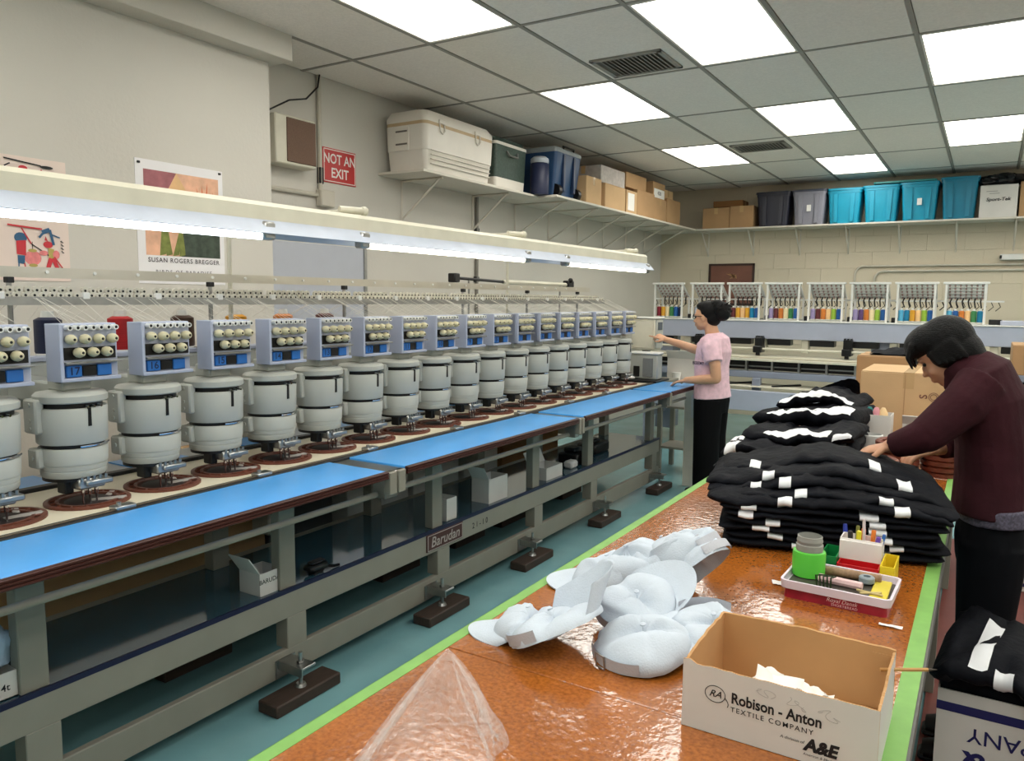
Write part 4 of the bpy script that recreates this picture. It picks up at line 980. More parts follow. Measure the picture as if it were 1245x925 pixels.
# ---- control panel and boxes at the far end of the machine
t = empty('control_panel', (-2.6, 6.5, .9), 'beige control panel box at the end of the machine touched by the worker', 'control panel')
MB().bx(-2.72, -2.50, 6.45, 6.63, 1.15, 1.43, bev=.008).build('panel_body', m_cream, t)
MB().bx(-2.505, -2.485, 6.46, 6.62, 1.17, 1.42, bev=.004).build('panel_face', m_headgrey, t)
MB().bx(-2.70, -2.52, 6.444, 6.452, 1.17, 1.41, bev=.003).build('panel_side', m_cream, t)
MB().bx(-2.487, -2.481, 6.49, 6.59, 1.33, 1.40).build('panel_screen', mat('dim_screen', (78, 84, 86), .2), t, False)
for k in range(6):
    MB().bx(-2.486, -2.478, 6.485+.038*(k % 3), 6.51+.038*(k % 3), 1.22+.04*(k//3), 1.245+.04*(k//3), bev=.002).build('panel_key', m_dark if k % 2 else m_steel, t, False)
MB().bx(-2.64, -2.58, 6.51, 6.57, .90, 1.15, bev=.004).build('panel_stand', m_frame, t)
MB().bx(-2.74, -2.48, 6.44, 6.64, 1.43, 1.445, bev=.004).build('panel_top', m_white, t)
t = empty('drive_box', (-2.5, 6.3, .9), 'grey white electrical box with dark vent on the far machine table', 'electrical box')
MB().bx(-2.62, -2.37, 6.20, 6.32, .918, 1.13, bev=.01).build('box_body', m_headgrey, t)
MB().bx(-2.50, -2.41, 6.192, 6.202, .94, 1.10, bev=.002).build('vent_grille', mat('grey_grille', (120, 122, 122), .6, var=.3, scale=120), t)
MB().bx(-2.585, -2.53, 6.19, 6.202, .94, 1.03, bev=.003).build('dark_socket', m_black, t)
MB().bx(-2.63, -2.36, 6.19, 6.33, 1.13, 1.15, bev=.008).build('box_lid', m_white, t)
MB().bx(-2.95, -2.34, 6.10, 6.42, .90, .917, bev=.004).build('black_tray', m_black, em, False)
MB().bx(-2.95, -2.34, 6.12, 6.66, .86, .90, bev=.003).build('end_table', m_frame, em, False)
t = empty('storage_stand', (-2.35, 6.95, 0), 'small grey stand beyond the machine end carrying a white box', 'stand')
MB().bx(-2.58, -2.16, 6.75, 7.15, .83, .85, bev=.003).build('stand_top', m_cream, t, False)
for x in (-2.55, -2.19):
    for y in (6.78, 7.12): MB().bx(x-.02, x+.02, y-.02, y+.02, 0, .83).build('stand_leg', m_frame, t, False)
MB().bx(-2.56, -2.18, 6.77, 7.13, .22, .24).build('stand_shelf', m_frame, t, False)
MB().bx(-2.56, -2.18, 6.77, 7.13, .60, .615).build('stand_shelf', m_frame, t, False)
open_carton('white_box', -2.52, -2.24, 6.85, 7.08, .85, 1.06, m_cartw, 'open white box behind the worker in pink', 'f')
MB().lathe([(.03, 0), (.04, .07), (.042, .085)], c=(-2.41, 6.80, .85), n=14).build('paper_cup', m_paper, label='white paper cup in front of the open white box', cat='cup')
carton('lettered_carton', -2.56, -2.2, 6.78, 7.1, .615, .79, m_cartw, 'white lettered carton on the stand shelf below the white box')
MB().bx(-2.165, -2.075, 6.33, 6.37, 0, .86, bev=.004).build('end_panel', mat('cream_panel', (236, 230, 214), .5), em, False)
pp = MB().box((-2.075, 6.325, .70), (.06, .008, .20), bev=.002); pp.build('hanging_paper', m_paper, label='white folded paper hanging at the machine end by the worker', cat='paper')
MB().sphere((-2.60, 6.15, .93), (.05, .035, .018), 12, 6).build('cloth_wad', m_paper, label='small white wad on the black tray at machine end', cat='cloth')
# ---- right side: cartons and side table
carton('sport_carton', .125, .62, 5.0, 5.45, .006, .40, m_cartw, 'white carton with navy stripes on the floor behind the maroon shirt worker', tape=False)
t = bpy.context.scene.objects['sport_carton']
for (z0, z1) in ((.295, .325), (.03, .05)): MB().bx(.124, .621, 4.9985, 5.0, .006+z0, .006+z1).build('carton_stripe', m_navyink, t, False)
tx = MB(); tx.norecalc = True; tx.text('sport-tek', .125, (.335, 4.998, .185), (1, 0, 0), (0, 0, 1), .035); tx.build('carton_print', m_navyink, t, False)
tx = MB(); tx.norecalc = True; tx.text('FOR EVERY SPORT', .022, (.25, 4.9978, .316), (1, 0, 0), (0, 0, 1), .01); tx.build('carton_print', m_paper, t, False)
f_ = MB().bx(.127, .62, 5.0, 5.20, 0, .003, M=Matrix.Translation((0, 5.0, .41)) @ Matrix.Rotation(.35, 4, 'X') @ Matrix.Translation((0, -5.0, 0))); f_.build('open_flap', m_cartw, t, False)
t = empty('side_table', (.8, 5.9, 0), 'dark edged side table with kraft boxes at the right edge', 'table')
MB().bx(.13, 1.6, 5.6, 6.2, 1.12, 1.16, bev=.004).build('table_top', m_bg, t, False)
for x in (.18, 1.55):
    for y in (5.65, 6.15): MB().bx(x-.025, x+.025, y-.025, y+.025, .006 if y < 5.9 else 0, 1.12).build('table_leg', m_bg, t, False)
MB().bx(.15, 1.58, 5.62, 6.18, .55, .57).build('table_shelf', m_bg, t, False)
carton('side_box', .14, .56, 5.62, 6.1, 1.16, 1.34, m_cartb, 'kraft box on the side table at the right edge', group='boxes at the side table')
carton('side_box', .16, .60, 5.64, 6.1, .57, 1.06, m_cartb, 'kraft box on the shelf below the side table top', group='boxes at the side table')
# ================================================================== orange work table
ZT = .85
wt = empty('work_table', (-.52, 2.6, 0), 'long glossy orange work table with green taped edges in the foreground', 'table')
def orange_mat():
    m = bpy.data.materials.new('varnished_orange_board'); m.use_nodes = True; nt = m.node_tree; N = nt.nodes; L = nt.links; bs = N['Principled BSDF']
    tc = N.new('ShaderNodeTexCoord')
    n1 = N.new('ShaderNodeTexNoise'); n1.inputs['Scale'].default_value = 120; n1.inputs['Detail'].default_value = 6; L.new(tc.outputs['Object'], n1.inputs['Vector'])
    n2 = N.new('ShaderNodeTexNoise'); n2.inputs['Scale'].default_value = 5; n2.inputs['Detail'].default_value = 3; L.new(tc.outputs['Object'], n2.inputs['Vector'])
    mx = N.new('ShaderNodeMath'); mx.operation = 'MULTIPLY_ADD'; mx.inputs[1].default_value = .65; L.new(n1.outputs['Fac'], mx.inputs[0])
    m2 = N.new('ShaderNodeMath'); m2.operation = 'MULTIPLY'; m2.inputs[1].default_value = .35; L.new(n2.outputs['Fac'], m2.inputs[0]); L.new(m2.outputs[0], mx.inputs[2])
    rp = N.new('ShaderNodeValToRGB'); e = rp.color_ramp.elements
    e[0].position = .34; e[0].color = lin((128, 68, 20))+(1,); e[1].position = .64; e[1].color = lin((178, 104, 40))+(1,)
    L.new(mx.outputs[0], rp.inputs['Fac']); L.new(rp.outputs['Color'], bs.inputs['Base Color'])
    bs.inputs['Roughness'].default_value = .16; bs.inputs['Coat Weight'].default_value = .6; bs.inputs['Coat Roughness'].default_value = .04
    n3 = N.new('ShaderNodeTexNoise'); n3.inputs['Scale'].default_value = 55; n3.inputs['Detail'].default_value = 3; L.new(tc.outputs['Object'], n3.inputs['Vector'])
    bp = N.new('ShaderNodeBump'); bp.inputs['Strength'].default_value = .10; bp.inputs['Distance'].default_value = .01
    L.new(n3.outputs['Fac'], bp.inputs['Height']); L.new(bp.outputs['Normal'], bs.inputs['Normal']); L.new(bp.outputs['Normal'], bs.inputs['Coat Normal'])
    return m
m_or = orange_mat()
TX0, TX1 = -.975, -.07
for (a, b_) in ((.25, 1.284), (1.287, 2.493), (2.496, 3.7), (3.703, 5.0)):
    MB().bx(TX0, TX1, a, b_, ZT-.03, ZT, bev=.0015).build('table_panel', m_or, wt, False)
m_gt = mat('green_tape', (122, 172, 88), .5, var=.08, scale=20)
MB().bx(TX0-.001, TX0+.028, .25, 5.0, ZT, ZT+.0008).build('edge_tape', m_gt, wt, False)
MB().bx(TX0-.0015, TX0, .25, 5.0, ZT-.03, ZT+.0008).build('edge_tape', m_gt, wt, False)
MB().bx(TX1-.034, TX1+.001, .25, 5.0, ZT, ZT+.0008).build('edge_tape', m_gt, wt, False)
MB().bx(TX1, TX1+.006, .25, 5.0, ZT-.04, ZT-.002).build('edge_band', mat('grey_edge_band', (96, 96, 92), .5), wt, False)
for s, x in ((1, TX0+.06), (-1, TX1-.06)):
    MB().bx(x-.015, x+.015, .4, 4.9, ZT-.13, ZT-.03).build('table_apron', m_dark, wt, False)
    for y in (.45, 2.0, 3.5, 4.85): MB().bx(x-.035, x+.035, y-.035, y+.035, 0.006 if x > -.2 else 0, ZT-.03).build('table_leg', m_frame, wt, False)
# ------------------------------------------------------------------ open carton with lettering
bx_ = empty('open_carton', (-.26, 1.38, ZT), 'open white thread carton with company lettering and torn rim on the table', 'box')
X0, X1, Ya, Yb, Zb = -.418, -.103, 1.262, 1.50, ZT+.124
m_kin = mat('kraft_inner', (190, 146, 98), .85, var=.06, scale=10)
def wall(x0, y0, x1, y1, hfn, out):
    # thin standing wall with an uneven torn rim, white outside and kraft inside
    d = Vector((x1-x0, y1-y0, 0)); L_ = d.length; d.normalize(); nrm = Vector(out); n = 26; w_ = .0045; m = MB()
    o_ = []; i_ = []
    for k in range(n+1):
        p = Vector((x0, y0, 0))+d*(L_*k/n); h = hfn(k/n)
        o_.append((p+Vector((0, 0, ZT+.001)), p+Vector((0, 0, h)))); i_.append((p-nrm*w_+Vector((0, 0, ZT+.001)), p-nrm*w_+Vector((0, 0, h-.001))))
    for k in range(n):
        m.m = 0; m.add([o_[k][0], o_[k+1][0], o_[k+1][1], o_[k][1]], [(0, 1, 2, 3)])
        m.m = 1; m.add([i_[k][0], i_[k][1], i_[k+1][1], i_[k+1][0]], [(0, 1, 2, 3)]); m.add([o_[k][1], o_[k+1][1], i_[k+1][1], i_[k][1]], [(0, 1, 2, 3)])
    m.m = 1
    for k in (0, n): m.add([o_[k][0], o_[k][1], i_[k][1], i_[k][0]], [(0, 1, 2, 3)])
    m.build('carton_side', [m_cartw, m_kin], bx_, False)
wall(X0, Ya, X1, Ya, lambda u: Zb-.004+.003*fbm((u*14, 1, 0))+(.004 if u < .04 else 0), (0, -1, 0))
wall(X1, Yb, X0, Yb, lambda u: Zb+.001+.0025*fbm((u*9, 5, 0))+.004*math.sin(u*3), (0, 1, 0))
wall(X0, Yb-.0046, X0, Ya+.0046, lambda u: Zb+.002+.005*fbm((u*6, 9, 0))-.012*(u > .75)*(u-.75)*4, (-1, 0, 0))
wall(X1, Ya+.0046, X1, Yb-.0046, lambda u: Zb-.006+.012*abs(fbm((u*9, 3, 1)))+(.0 if u < .5 else .004), (1, 0, 0))
MB().bx(X0+.004, X1-.004, Ya+.004, Yb-.004, ZT+.001, ZT+.005).build('carton_floor', m_kin, bx_, False)
MB().bx(X1-.038, X1-.0045, Yb-.006-.001, Yb-.0048, ZT+.01, Zb-.01).build('carton_tab', m_kin, bx_, False)
def front(u, v): return (X0+(X1-X0)*u, Ya-.0008, ZT+.124*v)
tx = MB(); tx.norecalc = True
tx.text('Robison - Anton', .0265, front(.505, .60), (1, 0, 0), (0, 0, 1), .026, sx=.82); tx.build('carton_print', m_ink, bx_, False)
tx = MB(); tx.norecalc = True; tx.text('TEXTILE COMPANY', .0125, front(.485, .44), (1, 0, 0), (0, 0, 1), .006, space=1.28, sx=1.0); tx.build('carton_print', m_ink, bx_, False)
tx = MB(); tx.norecalc = True; tx.text('A&E', .029, front(.735, .255), (1, 0, 0), (0, 0, 1), .05, shear=.2, sx=.95); tx.build('carton_print', m_ink, bx_, False)
tx = MB(); tx.norecalc = True; tx.text('A division of', .0075, front(.595, .275), (1, 0, 0), (0, 0, 1), .0, shear=.2); tx.text('American & Efird, Inc.', .0062, front(.74, .125), (1, 0, 0), (0, 0, 1), .0, shear=.2); tx.build('carton_print', m_ink, bx_, False)
lg = MB(); c0 = Vector(front(.185, .60))
for (rx, rz) in ((.0175, .0145),):
    lg.tube([c0+Vector((rx*math.cos(a), 0, rz*math.sin(a))) for a in [2*math.pi*i/28 for i in range(28)]], .0006, 4, closed=True)
lg.tube([c0+Vector((.017, 0, -.006))+Vector((.006*math.sin(t_*2.2), 0, -.004+.016*(t_-.5)*-1)) for t_ in [i/14 for i in range(15)]], .0006, 4)
lg.build('carton_emblem', m_ink, bx_, False)
tx = MB(); tx.norecalc = True; tx.text('RA', .017, front(.185, .60), (1, 0, 0), (0, 0, 1), .01, shear=.4); tx.build('carton_emblem', m_ink, bx_, False)
sq = MB()
for k in range(3):
    x0_ = .40+.16*k
    sq.tube([Vector(front(x0_+.10*t_+.02*math.sin(t_*17+k), .80-.12*t_*k*.6+.05*math.sin(t_*11+k*2))) for t_ in [i/30 for i in range(31)]], .0003, 3)
sq.build('pencil_scribble', mat('pencil_grey', (166, 162, 160), .7), bx_, False)
# paper scraps in the carton
def scrap(name, c, w_, h, seed, label, tilt=(0, 0, 0), amp=.012, group=None, m=None):
    rr = random.Random(seed); M = Matrix.Translation(c) @ Matrix.Rotation(tilt[2], 4, 'Z') @ Matrix.Rotation(tilt[0], 4, 'X') @ Matrix.Rotation(tilt[1], 4, 'Y')
    def f_(u, v, dz=0): return M @ Vector(((u-.5)*w_*(1-.25*v*rr_s), (v-.5)*h, amp*fbm((u*2.3+seed, v*2.3, seed*1.7))+dz))
    rr_s = rr.random()
    m_ = MB(); m_.grid(lambda u, v: f_(u, v), 8, 8); m_.grid(lambda u, v: f_(u, v, .0006), 8, 8); m_.norecalc = True
    return m_.build(name, m or m_paper, label=label, cat='paper', group=group)
gp = 'paper scraps in the thread carton'
for k, (dx, dy, dz, w_, h, tl, s) in enumerate(((-.03, -.01, .062, .09, .075, (.5, .3, .3), 'largest white paper scrap standing in the open carton'), (-.06, .02, .05, .08, .06, (.2, -.4, .9), 'white paper scrap leaning left in the open carton'), (.02, .03, .052, .07, .06, (.15, .35, 1.6), 'torn white paper scrap in the middle of the open carton'),
      (.06, -.03, .058, .10, .045, (.1, .1, -.2), 'long white paper strip by the right wall of the open carton'), (.09, .0, .052, .08, .05, (-.2, .15, .5), 'small white paper scrap at the right end of the open carton'), (-.01, -.04, .05, .09, .06, (.25, .0, -.6), 'white paper scrap against the lettered wall of the open carton'))):
    scrap('paper_scrap', (-.24+dx, 1.37+dy, ZT+dz), w_, h, k+1, s, tl, .014, gp)
pad = MB(); pad.grid(lambda u, v: Vector((-.335+.225*u, 1.28+.2*v, ZT+.006+.036*math.sin(math.pi*min(1, u*1.15))*math.sin(math.pi*v)**.5*(1+.5*fbm((u*5, v*5, 3))))), 20, 16); pad.norecalc = True
pad.build('paper_heap', mat('crumpled_paper', (222, 218, 212), .8, var=.05), label='low heap of crumpled paper on the carton floor', cat='paper')
p_ = MB(); p_.tube([(-.125, 1.47, ZT+.094), (-.052, 1.512, ZT+.096)], .0036, 6); p_.m = 1; p_.tube([(-.052, 1.512, ZT+.096), (-.038, 1.52, ZT+.0965)], [.0036, .0006], 6); p_.build('pencil', [mat('tan_pencil', (188, 142, 84), .5), mat('dark_pencil_tip', (60, 52, 44), .6)], label='tan pencil poking out of the open carton over the table edge', cat='pencil')
scrap('paper_slip', (-.147, 1.922, ZT+.0035), .05, .014, 31, 'white paper slip on the table right of the tin tray', (0, 0, .0), .002)
scrap('paper_slip', (-.43, 2.06, ZT+.004), .035, .03, 33, 'white paper corner sticking out left of the tin tray', (0, .05, .4), .003)
# ------------------------------------------------------------------ tin tray, jar, organizer, pens
tr_ = empty('tin_tray', (-.28, 2.06, ZT), 'red tin with white rimmed tray of small tools on the table', 'tin')
m_redt = mat('red_printed_tin', (158, 30, 48), .3, var=.35, scale=18); m_wt = mat('lilac_white_rim', (222, 212, 224), .35)
def rot_build(mb, name, m, par, smooth=True): 
    M = rotz(-.035, (-.28, 2.06, 0)); mb.v = [M @ p for p in mb.v]; return mb.build(name, m, par, smooth)
c_ = MB(); rbox_rings(c_, [(-.398, -.157, 1.975, 2.145, ZT, .012), (-.396, -.159, 1.977, 2.143, ZT+.026, .012)]); rot_build(c_, 'tin_body', m_redt, tr_)
rm = MB()
def rrect(x0, x1, y0, y1, r, z, n=5):
    pts = []
    for (cx, cy, a0) in ((x1-r, y1-r, 0), (x0+r, y1-r, 90), (x0+r, y0+r, 180), (x1-r, y0+r, 270)):
        for k in range(n): a = math.radians(a0+90*k/(n-1)); pts.append(Vector((cx+r*math.cos(a), cy+r*math.sin(a), z)))
    return pts
ra = rrect(-.405, -.15, 1.968, 2.152, .016, ZT+.026); rb = rrect(-.407, -.148, 1.966, 2.154, .016, ZT+.047); rc_ = rrect(-.401, -.154, 1.972, 2.148, .013, ZT+.047); rd = rrect(-.400, -.155, 1.973, 2.147, .013, ZT+.03)
rm.loft([ra, rb, rc_, rd]); rot_build(rm, 'tray_rim', m_wt, tr_)
MB().bx(-.396, -.16, 1.98, 2.14, ZT+.0262, ZT+.0305, M=rotz(-.035, (-.28, 2.06, 0))).build('tray_floor', mat('tin_floor', (74, 70, 64), .4), tr_, False)
tx = MB(); tx.norecalc = True; tx.text('Royal Dansk', .014, (-.262, 1.9725, ZT+.017), (1, -.035, 0), (0, 0, 1), 0, shear=.3); tx.text('SHORTBREAD', .009, (-.255, 1.9725, ZT+.006), (1, -.035, 0), (0, 0, 1), .0, space=1.1); tx.build('tin_print', mat('pink_print', (232, 190, 190), .5), tr_, False)
ZTR = ZT+.0305
j = empty('jar', (-.362, 2.09, ZTR), 'bright green jar with grey threaded neck in the tin tray', 'jar')
MB().lathe([(.036, 0), (.041, .003), (.0415, .06), (.040, .066), (.034, .068)], c=(-.362, 2.09, ZTR), n=28).build('jar_body', mat('bright_green_plastic', (92, 200, 66), .4, var=.03), j)
MB().lathe([(.034, .066), (.034, .084), (.031, .086), (.031, .09), (.0325, .092), (.0325, .096), (.031, .098), (.031, .106), (.029, .107), (.028, .092), (.027, .07)], c=(-.362, 2.09, ZTR), n=28).build('jar_neck', mat('frosted_grey_plastic', (158, 158, 152), .3, trans=.15), j)
def stick(name, a, b_, r, m, label, cat, cap=None):
    p = MB(); a = Vector(a); b_ = Vector(b_); d = (b_-a)
    p.tube([a, a+d*.02, a+d*.98, b_], [r*.8, r, r, r*.8], 8)
    if cap is not None: p.m = 1; p.tube([a+d*.68, a+d*.985, b_+d*.01], [r*1.12, r*1.12, r*.8], 8)
    return p.build(name, [m, cap] if cap is not None else m, label=label, cat=cat)
stick('tube', (-.33, 2.115, ZTR+.012), (-.19, 2.125, ZTR+.012), .012, mat('brown_patterned_tube', (150, 120, 92), .5, var=.3, scale=80), 'brown patterned tube in the tin tray', 'tube')
stick('marker', (-.33, 2.055, ZTR+.011), (-.225, 2.045, ZTR+.011), .0105, mat('pink_marker_body', (224, 190, 190), .4), 'pale pink marker lying in the tin tray', 'marker')
g_ = MB(); g_.lathe([(.016, 0), (.019, .003), (.019, .014), (.016, .017), (.009, .017), (.009, 0)], c=(-.222, 2.10, ZTR+.004), n=18); g_.build('tape_roll', mat('grey_tape', (136, 148, 156), .5), label='small grey tape roll in the tin tray', cat='tape')
y_ = MB().bx(-.205, -.165, 2.0, 2.135, ZTR, ZTR+.006, bev=.002); y_.build('yellow_card', mat('yellow_clear_plastic', (214, 196, 70), .3), label='yellow card at the right end of the tin tray', cat='card')
gg = MB()
for k in range(5): gg.tube([(-.325+.008*k, 2.005, ZTR), (-.33+.009*k, 2.01, ZTR+.03+.004*(k % 2)), (-.31+.006*k, 2.03, ZTR+.028)], .0022, 5)
gg.build('wire_clips', mat('dark_green_wire', (50, 66, 40), .4, .5), label='dark wire clips leaning on the green jar', cat='clip')
for k, (a, b_) in enumerate((((-.225, 2.0), (-.18, 2.03)), ((-.235, 2.02), (-.175, 2.01)))): stick('tool', (a[0], a[1], ZTR+.009), (b_[0], b_[1], ZTR+.009), .003, mat('tan_stick', (196, 176, 120), .5), 'thin %s stick crossing the yellow card' % ('upper', 'lower')[k], 'stick')
og = empty('desk_organizer', (-.25, 2.22, ZT), 'colourful plastic organizer with white pen cup behind the tin tray', 'organizer')
def bin_(name, x0, x1, y0, y1, z0, z1, m):
    b = MB(); w_ = .003
    b.bx(x0, x1, y0, y1, z0, z0+w_); b.bx(x0, x1, y0, y0+w_, z0, z1); b.bx(x0, x1, y1-w_, y1, z0, z1); b.bx(x0, x0+w_, y0+w_, y1-w_, z0, z1); b.bx(x1-w_, x1, y0+w_, y1-w_, z0, z1)
    b.build(name, m, og, False)
bin_('red_bin', -.305, -.202, 2.17, 2.225, ZT+.0, ZT+.05, mat('red_plastic', (200, 28, 34), .35))
bin_('yellow_bin', -.2, -.165, 2.17, 2.29, ZT+.0, ZT+.062, mat('yellow_plastic', (232, 206, 44), .35))
bin_('green_bin', -.35, -.308, 2.18, 2.29, ZT+.0, ZT+.062, mat('green_plastic', (20, 128, 66), .35))
bin_('white_cup', -.308, -.203, 2.23, 2.29, ZT+.0, ZT+.105, mat('white_plastic', (236, 230, 228), .35))
wf = MB().bx(-.308, -.203, 2.222, 2.23, ZT+.05, ZT+.10); wf.build('white_front', MATS['white_plastic'], og, False)
pens = [('blue marker', (36, 54, 150), -.295, .03, (-.012, .01), .006, None), ('yellow marker', (222, 200, 60), -.282, .0, (-.004, -.01), .006, 'black'), ('bright yellow highlighter', (226, 214, 48), -.268, -.01, (.006, -.012), .0065, None), ('olive pen', (120, 120, 60), -.272, .02, (.0, .01), .005, None),
        ('orange red marker', (222, 110, 60), -.258, .015, (.002, .006), .006, None), ('white and lilac pen', (222, 208, 214), -.248, .0, (-.006, -.004), .004, None), ('orange marker', (232, 130, 52), -.236, .015, (.006, .004), .006, None), ('purple marker', (110, 74, 170), -.235, -.012, (.022, -.008), .006, None),
        ('blue capped pen', (52, 104, 182), -.222, .0, (.02, .0), .0045, None), ('cream pen', (226, 212, 184), -.215, -.008, (.008, -.006), .0045, None)]
for k, (nm, rgb, x, dy, (tx_, ty_), r, cp) in enumerate(pens):
    h = (.125, .12, .128, .128, .125, .158, .125, .118, .122, .112)[k]
    stick('pen', (x, 2.26+dy*.7, ZT+.005), (x+tx_, 2.26+dy+ty_, ZT+h), r, mat('pen_'+nm.replace(' ', '_'), rgb, .35), nm+' standing in the white pen cup', 'pen', mat('pen_dark_cap', (40, 36, 40), .4) if cp == 'black' else (mat('pen_red_cap', (190, 40, 60), .4) if cp == 'red' else None))
# ------------------------------------------------------------------ white caps
m_cap = mat('white_twill', (196, 206, 218), .85, var=.03, scale=30, bump=.15, bscale=250)
m_cap2 = mat('white_twill_underside', (186, 188, 196), .85, var=.03, scale=30, bump=.15, bscale=250)
def cap(loc, rot, sc_, seed, label, crush=.5, brim_up=.0, buckle=False, strap=True):
    t = empty('cap', (0, 0, 0), label, 'cap', 'white caps heaped on the table')
    # local: brim towards +x, opening downwards
    def crown(u, v, off=0.0):
        a = 2*math.pi*u; q = v*math.pi/2
        rx, ry, rz = .098, .085, .105*crush
        cq = math.cos(q)**.8
        p = Vector((rx*cq*math.cos(a), ry*cq*math.sin(a), rz*math.sin(q)))
        fa = seed*1.3; q1 = p.x*math.cos(fa)+p.y*math.sin(fa)+p.z*.6
        s1 = (1-abs(math.sin(q1*27+seed+1.6*fbm((p.x*7+seed, p.y*7, p.z*7), 2))))**2
        d = (.024*s1-.008)*(.35+.65*v)*(1.1-v*.6)+.018*fbm((p.x*6+seed*2, p.y*6, p.z*6+seed), 1)*(.15+v)
        fb = seed*2.1+1; q2 = p.x*math.cos(fb)+p.y*math.sin(fb)-.02*math.sin(seed)+.015*fbm((p.x*12, p.y*12, seed), 2)
        d -= .034*math.exp(-(q2/.016)**2)*min(1, v*1.6)*(.5+.5*crush)
        seam = .0025*abs(math.sin(a*3))**.3
        p += p.normalized()*(d+seam+off) if p.length > 1e-4 else Vector((0, 0, d))
        p.z = max(.001, p.z); return p
    m = MB(); m.grid(lambda u, v: crown(u, v), 48, 14, cu=True); m.grid(lambda u, v: crown(u, v, -.0025), 48, 14, cu=True); m.norecalc = True; m.build('crown', m_cap, t, ang=1.2)
    def brim(u, v, dz=0):
        a = math.radians(-74+148*u); ri = Vector((.095*math.cos(a), .083*math.sin(a), .004))
        ro = Vector((.095*math.cos(a)+.072*math.cos(a*.9)**.6 if abs(a) < 1.5 else 0, .083*math.sin(a)*1.02, .004))
        p = ri.lerp(ro, v); p.z += brim_up*v*.06-.018*(p.y/.083)**2*v+dz; return p
    m = MB(); m.grid(lambda u, v: brim(u, v), 24, 6); m.grid(lambda u, v: brim(u, v, .0035), 24, 6)
    m.grid(lambda u, v: brim(u, 1, .0035*v), 24, 1); m.norecalc = True; m.build('brim', m_cap, t, ang=1.2)
    st_ = MB(); st_.grid(lambda u, v: Vector((-.088*math.cos((u-.5)*1.5)-.016, .088*math.sin((u-.5)*1.5), .006+.022*v)), 14, 1); st_.grid(lambda u, v: Vector((-.088*math.cos((u-.5)*1.5)-.014, .088*math.sin((u-.5)*1.5), .006+.022*v)), 14, 1); st_.norecalc = True
    st_.build('strap', m_cap2, t)
    if buckle:
        b = MB(); o_ = Vector((-.106, .012, .017))
        for (dy, dz, ly, lz) in ((0, .013, .024, .003), (0, -.013, .024, .003), (-.0105, 0, .003, .028), (.0105, 0, .003, .028)): b.box(o_+Vector((0, dy, dz)), (.003, ly, lz), bev=.0008)
        b.build('buckle', m_steel, t)
    b = MB().lathe([(.006, 0), (.006, .003), (.002, .004)], c=(0, 0, .105*crush+.002), n=10); b.build('top_button', m_cap, t)
    t.location = loc; t.rotation_euler = rot; t.scale = (sc_, sc_, sc_)
    return t
D = math.radians
cap((-.825, 1.425, .866), (0, D(6), D(195)), .86, 1, 'small white cap at the left front of the heap, brim lying left', .55)
cap((-.745, 1.405, .895), (D(-24), D(-12), D(62)), 1.06, 2, 'white cap with raised brim lying over the leftmost cap', .36, 1.2)
cap((-.575, 1.475, .866), (D(2), D(-8), D(70)), 1.10, 3, 'largest white cap at the front with metal strap buckle', .46, 0, True)
cap((-.475, 1.62, .868), (D(0), D(10), D(-60)), 1.0, 4, 'white cap tucked behind the open carton corner', .45)
cap((-.655, 1.63, .885), (D(14), D(-16), D(62)), 1.0, 10, 'white cap bridging the front and back heaps', .42, .5)
for k, (x, y, z, tl, rz_, lab) in enumerate(((-.80, 1.80, .870, 10, 205, 'white cap with flat brim at the left of the back heap'), (-.745, 1.83, .890, 20, 196, 'white cap nested second from left in the back heap'), (-.70, 1.86, .912, 28, 190, 'white cap nested third from left in the back heap'),
        (-.655, 1.875, .930, 36, 184, 'highest white cap in the middle of the back heap'), (-.612, 1.86, .932, 42, 178, 'white cap nested second from right in the back heap'), (-.572, 1.83, .926, 48, 172, 'white cap at the right end of the back heap'))):
    cap((x, y, z), (D(-6+3*k), D(tl), D(rz_)), 1.0+.02*math.sin(k*2), 20+k, lab, .62+.05*math.sin(k*1.9), .25)
# ------------------------------------------------------------------ clear plastic bag
def film_mat():
    m = bpy.data.materials.new('clear_plastic_film'); m.use_nodes = True; nt = m.node_tree; N = nt.nodes; L = nt.links
    for n in list(N):
        if n.type != 'OUTPUT_MATERIAL': N.remove(n)
    out = [n for n in N if n.type == 'OUTPUT_MATERIAL'][0]
    tr = N.new('ShaderNodeBsdfTransparent'); gl = N.new('ShaderNodeBsdfGlossy'); gl.inputs['Roughness'].default_value = .12; df = N.new('ShaderNodeBsdfDiffuse'); df.inputs['Color'].default_value = (.8, .78, .78, 1)
    tc = N.new('ShaderNodeTexCoord'); nz = N.new('ShaderNodeTexNoise'); nz.inputs['Scale'].default_value = 38; nz.inputs['Detail'].default_value = 5; nz.inputs['Distortion'].default_value = 1.5; L.new(tc.outputs['Object'], nz.inputs['Vector'])
    bp = N.new('ShaderNodeBump'); bp.inputs['Strength'].default_value = .7; bp.inputs['Distance'].default_value = .02; L.new(nz.outputs['Fac'], bp.inputs['Height']); L.new(bp.outputs['Normal'], gl.inputs['Normal'])
    m1 = N.new('ShaderNodeMixShader'); m1.inputs['Fac'].default_value = .5; L.new(gl.outputs[0], m1.inputs[1]); L.new(df.outputs[0], m1.inputs[2])
    lw = N.new('ShaderNodeLayerWeight'); lw.inputs['Blend'].default_value = .35; L.new(bp.outputs['Normal'], lw.inputs['Normal'])
    ma = N.new('ShaderNodeMath'); ma.operation = 'MULTIPLY_ADD'; ma.inputs[1].default_value = .38; ma.inputs[2].default_value = .05; L.new(lw.outputs['Facing'], ma.inputs[0])
    m2 = N.new('ShaderNodeMixShader'); L.new(ma.outputs[0], m2.inputs['Fac']); L.new(tr.outputs[0], m2.inputs[1]); L.new(m1.outputs[0], m2.inputs[2]); L.new(m2.outputs[0], out.inputs['Surface'])
    return m
